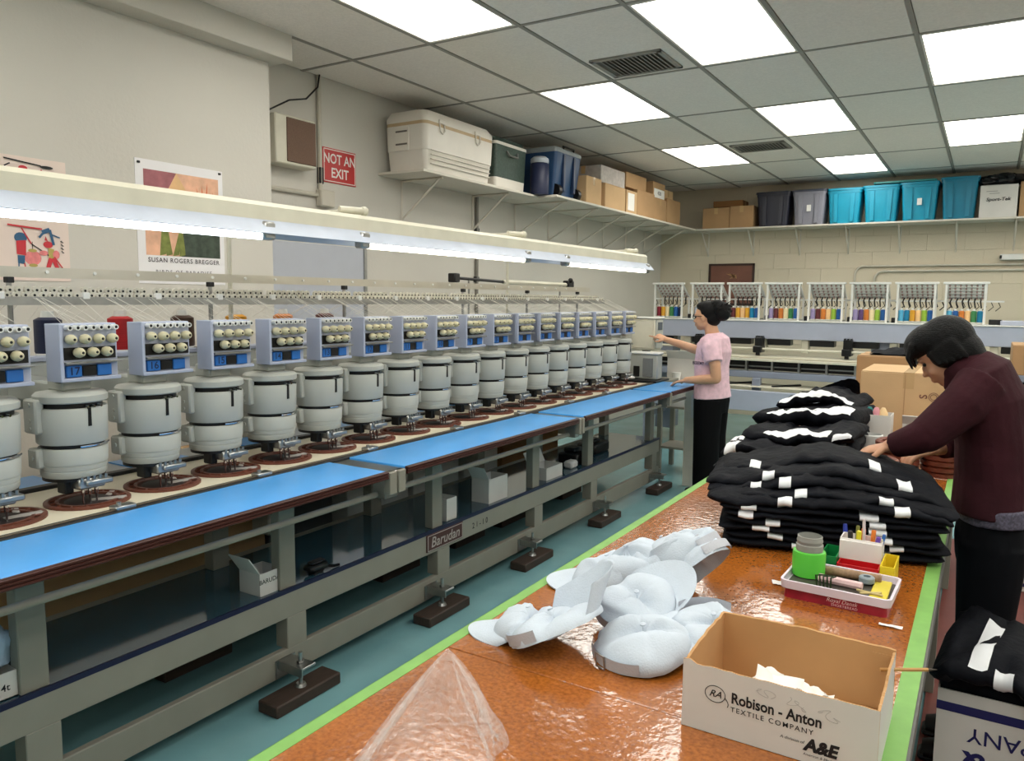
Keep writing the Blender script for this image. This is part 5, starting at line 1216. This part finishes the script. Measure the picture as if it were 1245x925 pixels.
def bagfn(u, v):
    a = 2*math.pi*u; r = (1-v)**.9
    ridge = 1+.10*math.sin(a*9+v*2)+.07*math.sin(a*23+1)+.10*fbm((math.cos(a)*2.2, math.sin(a)*2.2, v*2))
    x = -.715+.10*r*ridge*math.cos(a)-.09*v; y = .90+.17*r*ridge*math.sin(a)+.19*v; z = ZT+.002+.108*v**.9
    return Vector((x, y, z))
pb = MB(); pb.grid(bagfn, 64, 22, cu=True); pb.norecalc = True
pb.build('plastic_bag', film_mat(), label='crumpled clear plastic bag on the orange table at the bottom edge', cat='bag', ang=.3)
# ------------------------------------------------------------------ folded black jackets
m_jk = mat('black_nylon', (11, 13, 20), .75, spec=.15, var=.25, scale=14, bump=.6, bscale=26)
m_st = mat('white_reflective_stripe', (226, 228, 232), .6, var=.03)
def jacket(x0, x1, yc, dep, z0, th, hump, seed, stripes, label, group, ang=0.0, pivot=(0, 0), skew=0.0, amp=.010, nu=48):
    t = empty('folded_jacket', (0, 0, 0), label, 'jacket', group)
    piv = Vector((pivot[0], pivot[1], 0)); RM = rotz(ang, piv)
    def f_(u, v, off=0.0):
        a = 2*math.pi*v; x = x0+(x1-x0)*u
        end = min(1.0, (min(u, 1-u)/.05)**.5 if min(u, 1-u) < .05 else 1.0)
        ca, sa = math.cos(a), math.sin(a)
        py = -math.copysign(abs(ca)**.55, ca)*dep/2*(.93+.07*end); pz = math.copysign(abs(sa)**.75, sa)*th/2*(.25+.75*end)
        fy = amp*1.6*fbm((x*6+seed*5, seed*1.7, math.copysign(1, ca)*2))
        rg_ = fbm((x*7+seed*3, py*12+x*3, seed*2.3)); fz = amp*.7*rg_+amp*(.6-1.3*abs(fbm((x*11+seed, py*5-x*4, seed*1.1))))+amp*.4*math.sin(x*34+seed*2+py*14)*(abs(ca)**2)
        n = Vector((0, -ca, sa)).normalized()
        p = Vector((x, yc+skew*(x-x0)+py+fy, z0+th/2+pz+fz+hump(u, py/dep)))
        return RM @ (p+n*off)
    m = MB(); m.grid(lambda u, v: f_(u, v), nu, 28, cv=True)
    for u_ in (0, 1): m.add([f_(u_, j/28) for j in range(28)], [tuple(range(28))])
    m.build('jacket_body', m_jk, t, ang=1.5)
    for (u0, u1, v0, v1) in stripes:
        s = MB(); nn = max(3, int((u1-u0)*nu*1.2)); nv = max(4, int(abs(v1-v0)*34))
        s.grid(lambda u, v: f_(u0+(u1-u0)*u, v0+(v1-v0)*v, .0022), nn, nv); s.norecalc = True; s.build('white_stripe', m_st, t, ang=1.5)
    zmin = min(p.z for p in m.v); loc = Vector((sum(p.x for p in m.v)/len(m.v), sum(p.y for p in m.v)/len(m.v), zmin))
    t.location = loc
    for c_ in t.children: c_.location = -loc
    return t
G1 = 'folded jackets in the near pile'
z = ZT+.004
names_low = ['lowest', 'second lowest', 'third from the bottom', 'fourth from the bottom', 'fifth from the bottom', 'sixth from the bottom']
PV = (-.35, 2.34); AN = D(13)
su = [((.33, .40), (.70, .77)), ((.20, .27), (.74, .80)), ((.16, .24), (.71, .78)), ((.20, .27), (.68, .76)), ((.07, .14), (.66, .73)), ((.10, .17), (.62, .70))]
for k in range(6):
    a_, b_ = su[k]
    jacket(-.655+.012*math.sin(k*2.3), -.045+.015*math.sin(k*1.7), 2.585+.008*math.sin(k*3.1), .46, z, .030, lambda u, q: .0, 10+k, [(a_[0], a_[1], -.13, .14), (b_[0], b_[1], -.13, .14)], 'folded black jacket with white bands, %s in the near pile' % names_low[k], G1, AN, PV, amp=.005)
    z += .0215
def hump1(c, w_, h, ld, rd, fr=0.0):
    def f_(u, q): 
        s = abs(u-c)/w_
        return h*math.exp(-s*s*1.2)-(ld*max(0, (c-u)/c)**1.6 if u < c else rd*max(0, (u-c)/(1-c))**1.6)-fr*max(0, -q-.1)
    return f_
up_ = [(-.70, -.03, .52, .040, .0, .56, .004, .012, .015, [(.30, .36, -.12, .15), (.77, .83, -.12, .15)], 'arched black jacket lowest of the draped upper layers', .0),
       (-.71, -.015, .55, .040, .017, .58, .006, .030, .022, [(.37, .42, -.15, .12), (.70, .755, -.15, .1)], 'arched black jacket second of the draped upper layers', -.010),
       (-.715, -.02, .56, .042, .035, .54, .012, .040, .030, [(.31, .36, -.14, .12), (.19, .235, -.14, .1)], 'arched black jacket in the middle of the draped upper layers', .008),
       (-.725, -.025, .56, .042, .054, .56, .016, .050, .045, [(.25, .30, -.14, .13), (.80, .855, -.15, .17)], 'arched black jacket with broad white band at the right', -.006),
       (-.72, -.05, .48, .034, .077, .55, .018, .065, .055, [(.185, .235, -.14, .2), (.72, .77, -.08, .2)], 'topmost black jacket of the near pile', .03)]
zt = z
for k, (x0, x1, dep, th, dz, c, h, ld, rd, stp, lab, dy) in enumerate(up_):
    jacket(x0, x1, 2.615+.026*k+dy*.5, dep-.045*k, zt+dz-.004, th, hump1(c, .22, h, ld, rd), 30+k, stp, lab, G1, AN*.85, PV, amp=.012, nu=72)
G2 = 'black jackets in the far pile'
far = [(-.965, -.44, 3.52, .58, ZT+.004, .060, [(.05, .45, .0, .06)], 'lowest black jacket at the front of the far pile'),
       (-.955, -.46, 3.52, .50, ZT+.062, .060, [(.04, .14, -.1, .22), (.55, .95, .02, .07)], 'black jacket with white edged sleeve at the front of the far pile'),
       (-.94, -.44, 3.78, .50, ZT+.060, .085, [(.2, .9, .06, .17)], 'black jacket with a wavy white band behind the far pile front'),
       (-.90, -.44, 3.62, .40, ZT+.128, .055, [(.2, .80, .08, .20), (.84, .99, .0, .1)], 'black jacket with broad curved white band on the far pile'),
       (-.93, -.45, 3.98, .44, ZT+.145, .085, [(.15, .95, .07, .19)], 'black jacket with long white stripe near the top of the far pile'),
       (-.86, -.48, 4.12, .34, ZT+.225, .060, [(.05, .95, .03, .16)], 'topmost black jacket of the far pile')]
for k, (x0, x1, yc, dep, z0, th, stp, lab) in enumerate(far):
    jacket(x0, x1, yc, dep, z0, th, lambda u, q, k=k: .018*math.sin(u*5+k)-.05*max(0, .25-u)-.04*max(0, u-.8), 60+k, stp, lab, G2, D(-4+5*math.sin(k)), (-.7, yc), amp=.022)
pk = MB(); pk.grid(lambda u, v: Vector((-.80+.26*u, 4.30-.06*v+.02*math.sin(u*9), ZT+.26+(.10*(1-abs(u-.78)/.78))*v+.01*fbm((u*6, v*6, 0)))), 18, 8); pk.grid(lambda u, v: Vector((-.80+.26*u, 4.33-.06*v+.02*math.sin(u*9), ZT+.26+(.10*(1-abs(u-.78)/.78))*v+.01*fbm((u*6, v*6, 0)))), 18, 8); pk.norecalc = True
pk.build('jacket_collar', m_jk, label='peaked black collar standing up at the back of the far pile', cat='jacket')
# ------------------------------------------------------------------ things at the far end of the table
t = carton('kraft_carton', -.555, -.10, 4.42, 4.95, ZT, 1.235, m_cartb2, 'big kraft carton standing at the far end of the orange table')
tx = MB(); tx.norecalc = True; tx.text('S', .05, (-.255, 4.418, 1.12), (0, 0, 1), (-1, 0, 0), .02)
for rr in (.022, .014): tx.tube([(-.21+rr*math.cos(a), 4.4185, 1.12+rr*math.sin(a)) for a in [2*math.pi*i/20 for i in range(20)]], .0015, 4, closed=True)
tx.build('carton_print', mat('brown_print', (112, 82, 56), .7), t, False)
MB().bx(-.345, -.341, 4.4165, 4.42, ZT+.01, 1.23).build('carton_seam', m_cartb, t, False)
carton('kraft_carton', -.66, -.12, 5.04, 5.45, 0, 1.275, m_cartb, 'tall kraft carton behind the far end of the table')
cl = MB(); cl.grid(lambda u, v: Vector((-.60+.42*u, 5.10+.3*v, 1.285+.03*math.sin(math.pi*u)*math.sin(math.pi*v)+.02*abs(fbm((u*5, v*4, 7))))), 20, 12); cl.grid(lambda u, v: Vector((-.60+.42*u, 5.10+.3*v, 1.281)), 20, 12); cl.build('folded_garment', m_jk, label='dark garment lying on the tall kraft carton', cat='garment')
open_carton('small_carton', -.50, -.36, 3.98, 4.12, ZT, ZT+.215, m_cartw, 'small white carton with teal and pink bits beside the far pile', 'b', 'small cartons in front of the kraft carton', lid=.04)
open_carton('small_carton', -.31, -.14, 3.98, 4.14, ZT, ZT+.185, m_cartw, 'small white carton near the worker arm in front of kraft carton', 'f', 'small cartons in front of the kraft carton', inner=m_kin, lid=.05)
for k, (x, rgb, s) in enumerate(((-.46, (30, 130, 130), 'teal'), (-.43, (220, 150, 160), 'pink'), (-.40, (234, 200, 150), 'peach'))):
    c_ = MB().lathe([(.02, 0), (.022, .004), (.021, .215), (.008, .24)], c=(x, 4.05, ZT+.004), n=12); c_.build('thread_cone', mat('bit_'+s, rgb, .5), label=s+' thread cone standing in the small white carton', cat='thread cone')
c_ = MB().lathe([(.05, 0), (.055, .01), (.055, .14), (.05, .142), (.05, .01)], c=(-.43, 3.86, ZT), n=20); c_.build('bowl', m_white, label='white round tub between the far pile and the brown baskets', cat='tub')
def basket(x, y, r, h, lab):
    t = empty('basket', (x, y, ZT), lab, 'basket', 'brown woven baskets'); m_bk = mat('brown_wicker', (110, 52, 34), .55, var=.3, scale=50, bump=.4, bscale=90)
    for k in range(6): MB().tube([(x+(r*.88+.12*r*k/5)*math.cos(a), y+(r*.88+.12*r*k/5)*math.sin(a), ZT+.006+k*(h-.012)/5) for a in [2*math.pi*i/24 for i in range(24)]], h/9.5, 6, closed=True).build('woven_band', m_bk, t)
    MB().tube([(x+r*1.03*math.cos(a), y+r*1.03*math.sin(a), ZT+h) for a in [2*math.pi*i/24 for i in range(24)]], .006, 6, closed=True).build('basket_rim', mat('pale_wicker', (150, 86, 56), .5), t)
    MB().lathe([(r*.86, 0), (r*.86, .004)], c=(x, y, ZT), n=20).build('basket_base', m_bk, t)
basket(-.30, 3.72, .08, .14, 'brown woven basket behind the worker hand')
basket(-.13, 3.80, .08, .14, 'brown woven basket partly hidden by the worker sleeve')
basket(-.345, 3.40, .068, .115, 'low round brown basket between the two jacket piles')
# ------------------------------------------------------------------ big carton under the table edge at the bottom right
t = empty('shipping_carton', (.14, 2.66, .006), 'white shipping carton with upside down navy lettering at the lower right', 'box')
BX0, BX1, BY0, BY1, BZ = -.055, .42, 2.44, 2.86, .50
for a in ((BX0, BX1, BY0, BY0+.005), (BX0, BX1, BY1-.005, BY1), (BX0, BX0+.005, BY0+.005, BY1-.005), (BX1-.005, BX1, BY0+.005, BY1-.005)): MB().bx(*a, .006, BZ).build('carton_side', m_cartw, t, False)
MB().bx(BX0, BX1, BY0, BY1, .006, .012).build('carton_floor', m_cartb, t, False)
MB().bx(BX0, BX1, BY0-.0012, BY0, BZ-.062, BZ-.036).build('carton_stripe', m_navyink, t, False)
MB().bx(BX0-.0012, BX0, BY0, BY1, BZ-.062, BZ-.036).build('carton_stripe', m_navyink, t, False)
tx = MB(); tx.norecalc = True; tx.text('PORT &', .085, (.165, BY0-.002, BZ-.195), (-1, 0, 0), (0, 0, -1), .03); tx.text('COMPANY', .062, (.175, BY0-.002, BZ-.115), (-1, 0, 0), (0, 0, -1), .004, space=1.0); tx.build('carton_print', m_navyink, t, False)
G3 = 'striped jackets on the shipping carton'
jacket(-.055, .46, 2.64, .40, .44, .09, lambda u, q: .02*math.sin(u*7), 81, [(.1, .2, .05, .3), (.5, .58, -.05, .3)], 'lower black striped jacket filling the shipping carton', G3, 0, (0, 0), amp=.022)
jacket(-.05, .50, 2.60, .46, .505, .075, lambda u, q: .03*math.sin(u*5+1)-.05*max(0, u-.55)-.03*max(0, .15-u), 82, [(.17, .25, .08, .30), (.28, .36, -.10, .10), (.45, .95, .02, .06), (.50, .60, .16, .34)], 'upper black jacket with curved white stripes on the shipping carton', G3, D(-8), (.2, 2.6), amp=.028)
fb_ = MB(); fb_.grid(lambda u, v: Vector((-.06+.05*math.sin(math.pi*v)*math.cos(2*math.pi*u), 2.98+.08*math.sin(math.pi*v)*math.sin(2*math.pi*u), .25+.24*math.cos(math.pi*v)))+Vector((.02, .02, .02))*fbm((u*6, v*6, 9)), 24, 12, cu=True)
# ================================================================== people
def remesh(mb, name, mats, voxel, it, parent=None, offset=None):
    me = mb.mesh('tmp', [mats], False)
    o = bpy.data.objects.new('tmp', me); col.objects.link(o)
    r = o.modifiers.new('r', 'REMESH'); r.mode = 'VOXEL'; r.voxel_size = voxel; r.adaptivity = 0
    s = o.modifiers.new('s', 'SMOOTH'); s.factor = .5; s.iterations = it
    dg = bpy.context.evaluated_depsgraph_get(); dg.update()
    m2 = bpy.data.meshes.new_from_object(o.evaluated_get(dg)); bpy.data.objects.remove(o); bpy.data.meshes.remove(me)
    m2.name = name; m2.materials.clear(); m2.materials.append(mats); m2.shade_smooth()
    ob = bpy.data.objects.new(name, m2); col.objects.link(ob)
    if parent is not None:
        m2.transform(Matrix.Translation(-wloc(parent))); ob.parent = parent
    elif offset is not None:
        m2.transform(Matrix.Translation(-Vector(offset))); ob.location = offset
    return ob
def limb(mb, pts, rs, n=14, up=None, sq=1.0):
    mb.tube(pts, rs, n, True, sq, up)
    for p, r in zip(pts, rs):
        r = r if isinstance(r, (int, float)) else min(r)
        mb.sphere(p, r*.98, 12, 8)
def ell(mb, c, r, M=None):
    mb.sphere((0, 0, 0), r, 20, 14, M=Matrix.Translation(c) @ (M if M is not None else Matrix.Identity(4)))
def hand(mb, wrist, d, up, curl, size=1.0, point=False, thumb=1):
    # d: direction of the fingers, up: back of the hand, five separate fingers
    d = Vector(d).normalized(); up = Vector(up); up = (up-d*up.dot(d)).normalized(); s = d.cross(up)*thumb
    w_ = Vector(wrist); L = .085*size
    mb.tube([w_-d*.01, w_+d*.03*size, w_+d*L], [(.017*size, .026*size), (.015*size, .036*size), (.012*size, .040*size)], 12, up=up)
    base = w_+d*L*.94
    lens = [.066, .074, .068, .054]
    for k in range(4):
        o = base+s*((1.5-k)*.0195*size)
        c = curl*(.25 if (point and k == 0) else 1.0); c = 0.08 if (point and k == 0) else c
        dd = (d+s*(1.5-k)*.07).normalized(); p = [o]; ang = 0
        for q, f_ in enumerate((.45, .32, .25)):
            ang += c*(.75 if q == 0 else .9); v = dd*math.cos(ang)-up*math.sin(ang); p.append(p[-1]+v*lens[k]*f_*1.15*size)
        mb.tube(p, [.0095*size, .009*size, .0082*size, .0062*size], 10)
        for q, r in zip(p, (.0095, .009, .0082, .0062)): mb.sphere(q, r*size, 8, 6)
    o = w_+d*.022*size+s*.028*size; p = [o, o+(d*.6+s*.75-up*.2).normalized()*.036*size, o+(d*.6+s*.75-up*.2).normalized()*.036*size+(d*.9+s*.2-up*.35).normalized()*.034*size]
    mb.tube(p, [.0125*size, .0105*size, .0078*size], 10)
    for q, r in zip(p, (.0125, .0105, .0078)): mb.sphere(q, r*size, 8, 6)
def head(mb, c, fwd, upv, s=1.0):
    # face looks along fwd; c: centre of the skull
    f = Vector(fwd).normalized(); u = Vector(upv); u = (u-f*u.dot(f)).normalized(); sd = u.cross(f)
    M = Matrix((f, sd, u)).transposed().to_4x4()
    T = Matrix.Translation(c) @ M
    def e(p, r): mb.sphere((0, 0, 0), tuple(x*s for x in r), 20, 14, M=T @ Matrix.Translation(Vector(p)*s))
    e((-.012, 0, .025), (.094, .074, .088)); e((.03, 0, -.035), (.058, .058, .075)); e((.042, 0, -.088), (.034, .036, .024)); e((.0, 0, -.055), (.055, .056, .05))
    e((.082, 0, -.02), (.014, .010, .022)); e((.094, 0, -.034), (.013, .013, .010)); e((.080, 0, -.062), (.013, .022, .007)); e((.078, 0, -.072), (.012, .019, .006)); e((.078, 0, .018), (.012, .045, .008))
    for q in (-1, 1):
        e((-.004, q*.073, -.012), (.016, .008, .030)); e((.052, q*.036, -.038), (.025, .02, .02))
    return T
m_skin = mat('skin', (206, 158, 126), .5, var=.05, scale=12, sub=.08); m_skin2 = mat('skin_tan', (196, 146, 116), .5, var=.05, scale=12, sub=.08)
m_hair = mat('black_hair', (6, 6, 7), .5, spec=.22, var=.4, scale=8, stretch=(3, 3, 18), bump=.5, bscale=30)
# ---- worker in a pink shirt at the end of the long machine, facing the control panel (-x)
W1 = Vector((-1.88, 6.16, 0))
b = MB()
T1 = head(b, (-1.955, 6.155, 1.465), (-1, .05, -.05), (0, 0, 1), .97)
limb(b, [(-1.915, 6.16, 1.40), (-1.885, 6.16, 1.30)], [.052, .058])
b.tube([(-1.875, 6.16, 1.30), (-1.885, 6.16, 1.15), (-1.89, 6.16, 1.0), (-1.88, 6.16, .86)], [(.09, .16), (.105, .15), (.10, .135), (.12, .155)], 20, up=(1, 0, 0))
# near arm rests on the table
limb(b, [(-1.85, 5.985, 1.245), (-1.80, 5.955, 1.09), (-1.79, 5.96, .985)], [.052, .044, .041])
limb(b, [(-1.79, 5.96, .985), (-1.93, 5.98, .968), (-2.045, 5.995, .955)], [.041, .036, .026])
hand(b, (-2.045, 5.995, .952), (-1, .05, -.22), (-.2, 0, 1), .30, .92, thumb=1)
# far arm points at the panel
limb(b, [(-1.90, 6.325, 1.255), (-2.06, 6.36, 1.175), (-2.11, 6.37, 1.185)], [.052, .042, .040])
limb(b, [(-2.11, 6.37, 1.185), (-2.26, 6.39, 1.225), (-2.375, 6.40, 1.255)], [.040, .035, .025])
hand(b, (-2.375, 6.40, 1.257), (-.93, .02, .34), (.3, -.55, .8), .85, .95, point=True, thumb=-1)
for s in (-1, 1):
    limb(b, [(-1.88, 6.16+s*.085, .86), (-1.885, 6.16+s*.085, .46), (-1.875, 6.16+s*.085, .09)], [.088, .058, .042])
    b.tube([(-1.85, 6.16+s*.085, .035), (-1.95, 6.16+s*.088, .032), (-2.03, 6.16+s*.09, .024)], [(.035, .035), (.03, .042), (.02, .035)], 12, up=(0, 0, 1))
p1 = remesh(b, 'person', m_skin, .0055, 4, offset=(W1.x, W1.y, 0))
tag(p1, 'person in a pink t-shirt and black trousers pointing at the control panel', 'person')
c = MB()
c.tube([(-1.875, 6.16, 1.335), (-1.87, 6.16, 1.295), (-1.875, 6.16, 1.20), (-1.89, 6.16, 1.08), (-1.885, 6.16, .95), (-1.875, 6.16, .81)], [(.06, .085), (.105, .185), (.135, .195), (.135, .175), (.135, .17), (.148, .19)], 24, up=(1, 0, 0))
c.tube([(-1.86, 6.02, 1.285), (-1.845, 5.985, 1.22), (-1.812, 5.955, 1.115)], [.075, .08, .072], 16)
c.tube([(-1.88, 6.30, 1.285), (-1.95, 6.345, 1.235), (-2.045, 6.365, 1.185)], [.075, .078, .068], 16)
m_pink = mat('pink_cotton', (224, 188, 200), .85, var=.12, scale=26, bump=.25, bscale=22)
remesh(c, 't_shirt', m_pink, .0065, 3, p1)
tx = MB(); tx.norecalc = True; tx.text('BEBEMY', .035, (-1.938, 5.985-.022, 1.10), (.9, -.42, 0), (0, 0, 1), .03); tx.build('shirt_print', mat('dark_shirt_print', (70, 56, 76), .7), p1, False)
c = MB()
c.tube([(-1.88, 6.16, .88), (-1.878, 6.16, .80), (-1.88, 6.16, .70)], [(.128, .165), (.140, .185), (.13, .18)], 22, up=(1, 0, 0))
for s in (-1, 1): c.tube([(-1.88, 6.16+s*.085, .80), (-1.885, 6.16+s*.09, .50), (-1.88, 6.16+s*.09, .07)], [(.12, .10), (.105, .09), (.105, .088)], 18, up=(1, 0, 0))
m_pants = mat('black_trousers', (9, 9, 11), .85, spec=.15, var=.2, scale=10, bump=.2, bscale=12)
remesh(c, 'trousers', m_pants, .007, 3, p1)
c = MB()
for (p, r) in (((-.035, 0, .045), (.085, .084, .085)), ((-.02, 0, .075), (.085, .078, .055)), ((-.07, 0, -.01), (.06, .072, .07)), ((.02, 0, .088), (.05, .068, .032))): c.sphere((0, 0, 0), r, 18, 12, M=T1 @ Matrix.Translation(p))
for (p, r) in (((-.135, 0, .055), (.075, .07, .065)), ((-.15, .01, .02), (.06, .06, .06)), ((-.10, 0, .105), (.05, .05, .03))): c.sphere((0, 0, 0), r, 18, 12, M=T1 @ Matrix.Translation(p))
for k in range(26):
    a = k*2.4; c.tube([T1 @ Vector((-.13+.055*math.cos(a), .05*math.sin(a), .06+.03*math.sin(k))), T1 @ Vector((-.14+.085*math.cos(a+.4), .075*math.sin(a+.4), .07+.05*math.sin(k*1.7)))], [.012, .003], 6)
remesh(c, 'hair', m_hair, .006, 2, p1)
g_ = MB(); gp_ = lambda x, y, z: T1 @ Vector((x, y, z))
for q in (-1, 1):
    g_.tube([gp_(.082+.004*math.cos(a), q*.034+.024*math.cos(a), .002+.016*math.sin(a)) for a in [2*math.pi*i/16 for i in range(16)]], .0022, 5, closed=True)
    g_.tube([gp_(.08, q*.06, .006), gp_(.0, q*.078, .004)], .0022, 5)
g_.tube([gp_(.086, -.01, .004), gp_(.086, .01, .004)], .0022, 5)
g_.build('glasses', m_black, p1)
e_ = MB()
for q in (-1, 1): e_.sphere(gp_(.068, q*.033, .0), .010, 8, 6)
e_.build('eyes', m_black, p1)
m_shoe = mat('black_shoe', (18, 18, 20), .5)
def shoes(par, x, y, z0):
    for s in (-1, 1):
        c = MB(); yy = y+s*.09
        c.tube([(x+.05, yy, z0+.045), (x+.0, yy, z0+.05), (x-.10, yy+s*.002, z0+.042), (x-.175, yy+s*.004, z0+.03)], [(.045, .045), (.048, .05), (.04, .055), (.026, .045)], 14, up=(0, 0, 1)); c.bx(x-.19, x+.06, yy-.045, yy+.045, z0, z0+.02, bev=.008)
        c.build('shoe', m_shoe, par)
shoes(p1, -1.86, 6.16, 0)
# ---- worker in a maroon shirt bent over the near pile, facing the table (-x)
W2 = Vector((.08, 3.04, 0))
b = MB()
fw = Vector((-.80, .05, -.60)); uv = Vector((-.60, 0, .80))
T2 = head(b, (-.122, 3.05, 1.425), fw, uv, .95); T2 = T2 @ Matrix.Scale(.95, 4)
limb(b, [(-.09, 3.05, 1.395), (-.02, 3.05, 1.325)], [.052, .06])
b.tube([(.0, 3.05, 1.36), (.025, 3.05, 1.22), (.05, 3.05, 1.05), (.06, 3.05, .90)], [(.075, .14), (.09, .145), (.085, .13), (.085, .135)], 20, up=(1, 0, 0))
limb(b, [(-.005, 2.895, 1.315), (-.09, 2.845, 1.225), (-.15, 2.835, 1.165)], [.044, .042, .040])
limb(b, [(-.15, 2.835, 1.165), (-.205, 2.85, 1.135), (-.255, 2.87, 1.112)], [.040, .034, .026])
hand(b, (-.255, 2.87, 1.112), (-.92, .15, -.30), (-.3, -.15, .9), .40, .95, thumb=-1)
limb(b, [(-.02, 3.20, 1.315), (-.03, 3.25, 1.18), (-.04, 3.24, 1.10)], [.044, .042, .040])
limb(b, [(-.04, 3.24, 1.10), (-.085, 3.19, 1.085), (-.125, 3.14, 1.075)], [.040, .034, .026])
hand(b, (-.125, 3.14, 1.075), (-.85, -.35, -.25), (-.3, -.35, .85), .60, .95, thumb=1)
for s in (-1, 1):
    limb(b, [(.06, 3.05+s*.07, .86), (.055, 3.05+s*.085, .48), (.06, 3.05+s*.09, .09)], [.075, .058, .042])
    b.tube([(.085, 3.05+s*.09, .04), (-.02, 3.05+s*.092, .038), (-.10, 3.05+s*.095, .03)], [(.035, .035), (.03, .042), (.02, .035)], 12, up=(0, 0, 1))
p2 = remesh(b, 'person', m_skin2, .005, 4, offset=(W2.x, W2.y, 0.006))
tag(p2, 'person in a maroon shirt and dark trousers bending over the near jacket pile', 'person')
c = MB()
c.tube([(-.045, 3.05, 1.405), (-.015, 3.05, 1.365), (.015, 3.05, 1.27), (.04, 3.05, 1.14), (.05, 3.05, 1.02), (.05, 3.05, .895)], [(.06, .08), (.098, .175), (.118, .185), (.115, .172), (.118, .172), (.122, .185)], 24, up=(1, 0, 0))
c.tube([(-.005, 2.93, 1.335), (-.05, 2.875, 1.27), (-.145, 2.835, 1.17)], [.08, .072, .060], 16); c.sphere((-.147, 2.835, 1.168), .058, 14, 10)
c.tube([(-.147, 2.835, 1.168), (-.20, 2.848, 1.138), (-.245, 2.866, 1.116)], [.057, .050, .042], 16)
c.tube([(-.02, 3.17, 1.335), (-.025, 3.235, 1.24), (-.04, 3.245, 1.11)], [.075, .07, .060], 16); c.sphere((-.04, 3.24, 1.105), .058, 14, 10)
c.tube([(-.04, 3.24, 1.10), (-.08, 3.195, 1.087), (-.115, 3.152, 1.077)], [.057, .050, .042], 16)
m_mar = mat('maroon_cotton', (52, 19, 27), .85, spec=.25, var=.15, scale=14, bump=.8, bscale=11)
remesh(c, 'shirt', m_mar, .006, 2, p2)
c = MB(); c.tube([(-.085, 3.05, 1.405), (-.05, 3.05, 1.375), (-.02, 3.05, 1.34)], [(.072, .075), (.085, .095), (.09, .12)], 18, up=(1, 0, 0)); c.bx(-.115, -.09, 3.0, 3.03, 1.30, 1.37, bev=.006); remesh(c, 'collar', m_mar, .005, 2, p2)
c = MB(); c.tube([(.065, 3.05, .93), (.068, 3.05, .872)], [(.119, .182), (.120, .183)], 20, up=(1, 0, 0)); remesh(c, 'undershirt', mat('grey_speckled_hem', (84, 80, 96), .8, var=.5, scale=120), .006, 2, p2)
c = MB()
c.tube([(.06, 3.05, .90), (.06, 3.05, .80), (.06, 3.05, .72)], [(.108, .165), (.115, .178), (.108, .17)], 22, up=(1, 0, 0))
for s in (-1, 1): c.tube([(.06, 3.05+s*.082, .80), (.052, 3.05+s*.088, .48), (.058, 3.05+s*.092, .08)], [(.105, .095), (.082, .08), (.072, .07)], 18, up=(1, 0, 0))
remesh(c, 'trousers', mat('dark_navy_trousers', (12, 13, 18), .85, spec=.15, var=.2, scale=10, bump=.2, bscale=12), .007, 3, p2)
c = MB()
for (p, r) in (((-.03, 0, .035), (.098, .088, .092)), ((.02, 0, .07), (.085, .082, .06)), ((-.06, 0, -.02), (.062, .078, .08)), ((-.075, 0, -.06), (.04, .062, .04)), ((.074, 0, .062), (.034, .07, .034)), ((-.01, .06, .0), (.055, .03, .055)), ((-.01, -.06, .0), (.055, .03, .055))): c.sphere((0, 0, 0), r, 20, 14, M=T2 @ Matrix.Translation(p))
for k in range(11):
    y = -.065+.013*k; c.tube([T2 @ Vector((.06, y, .085)), T2 @ Vector((.098, y*1.05, .05)), T2 @ Vector((.104+.006*math.sin(k*2), y*1.05, .012+.008*math.sin(k*3)))], [.014, .011, .004], 6)
for q in (-1, 1):
    for k in range(5): c.tube([T2 @ Vector((.03-.02*k, q*.078, .03)), T2 @ Vector((.025-.022*k, q*.086, -.03-.006*k))], [.016, .006], 6)
remesh(c, 'hair', m_hair, .0055, 2, p2)
e_ = MB()
for q in (-1, 1): e_.sphere(T2 @ Vector((.072, q*.033, .0)), .0065, 8, 6)
e_.build('eyes', m_black, p2)
shoes(p2, .075, 3.05, .006)
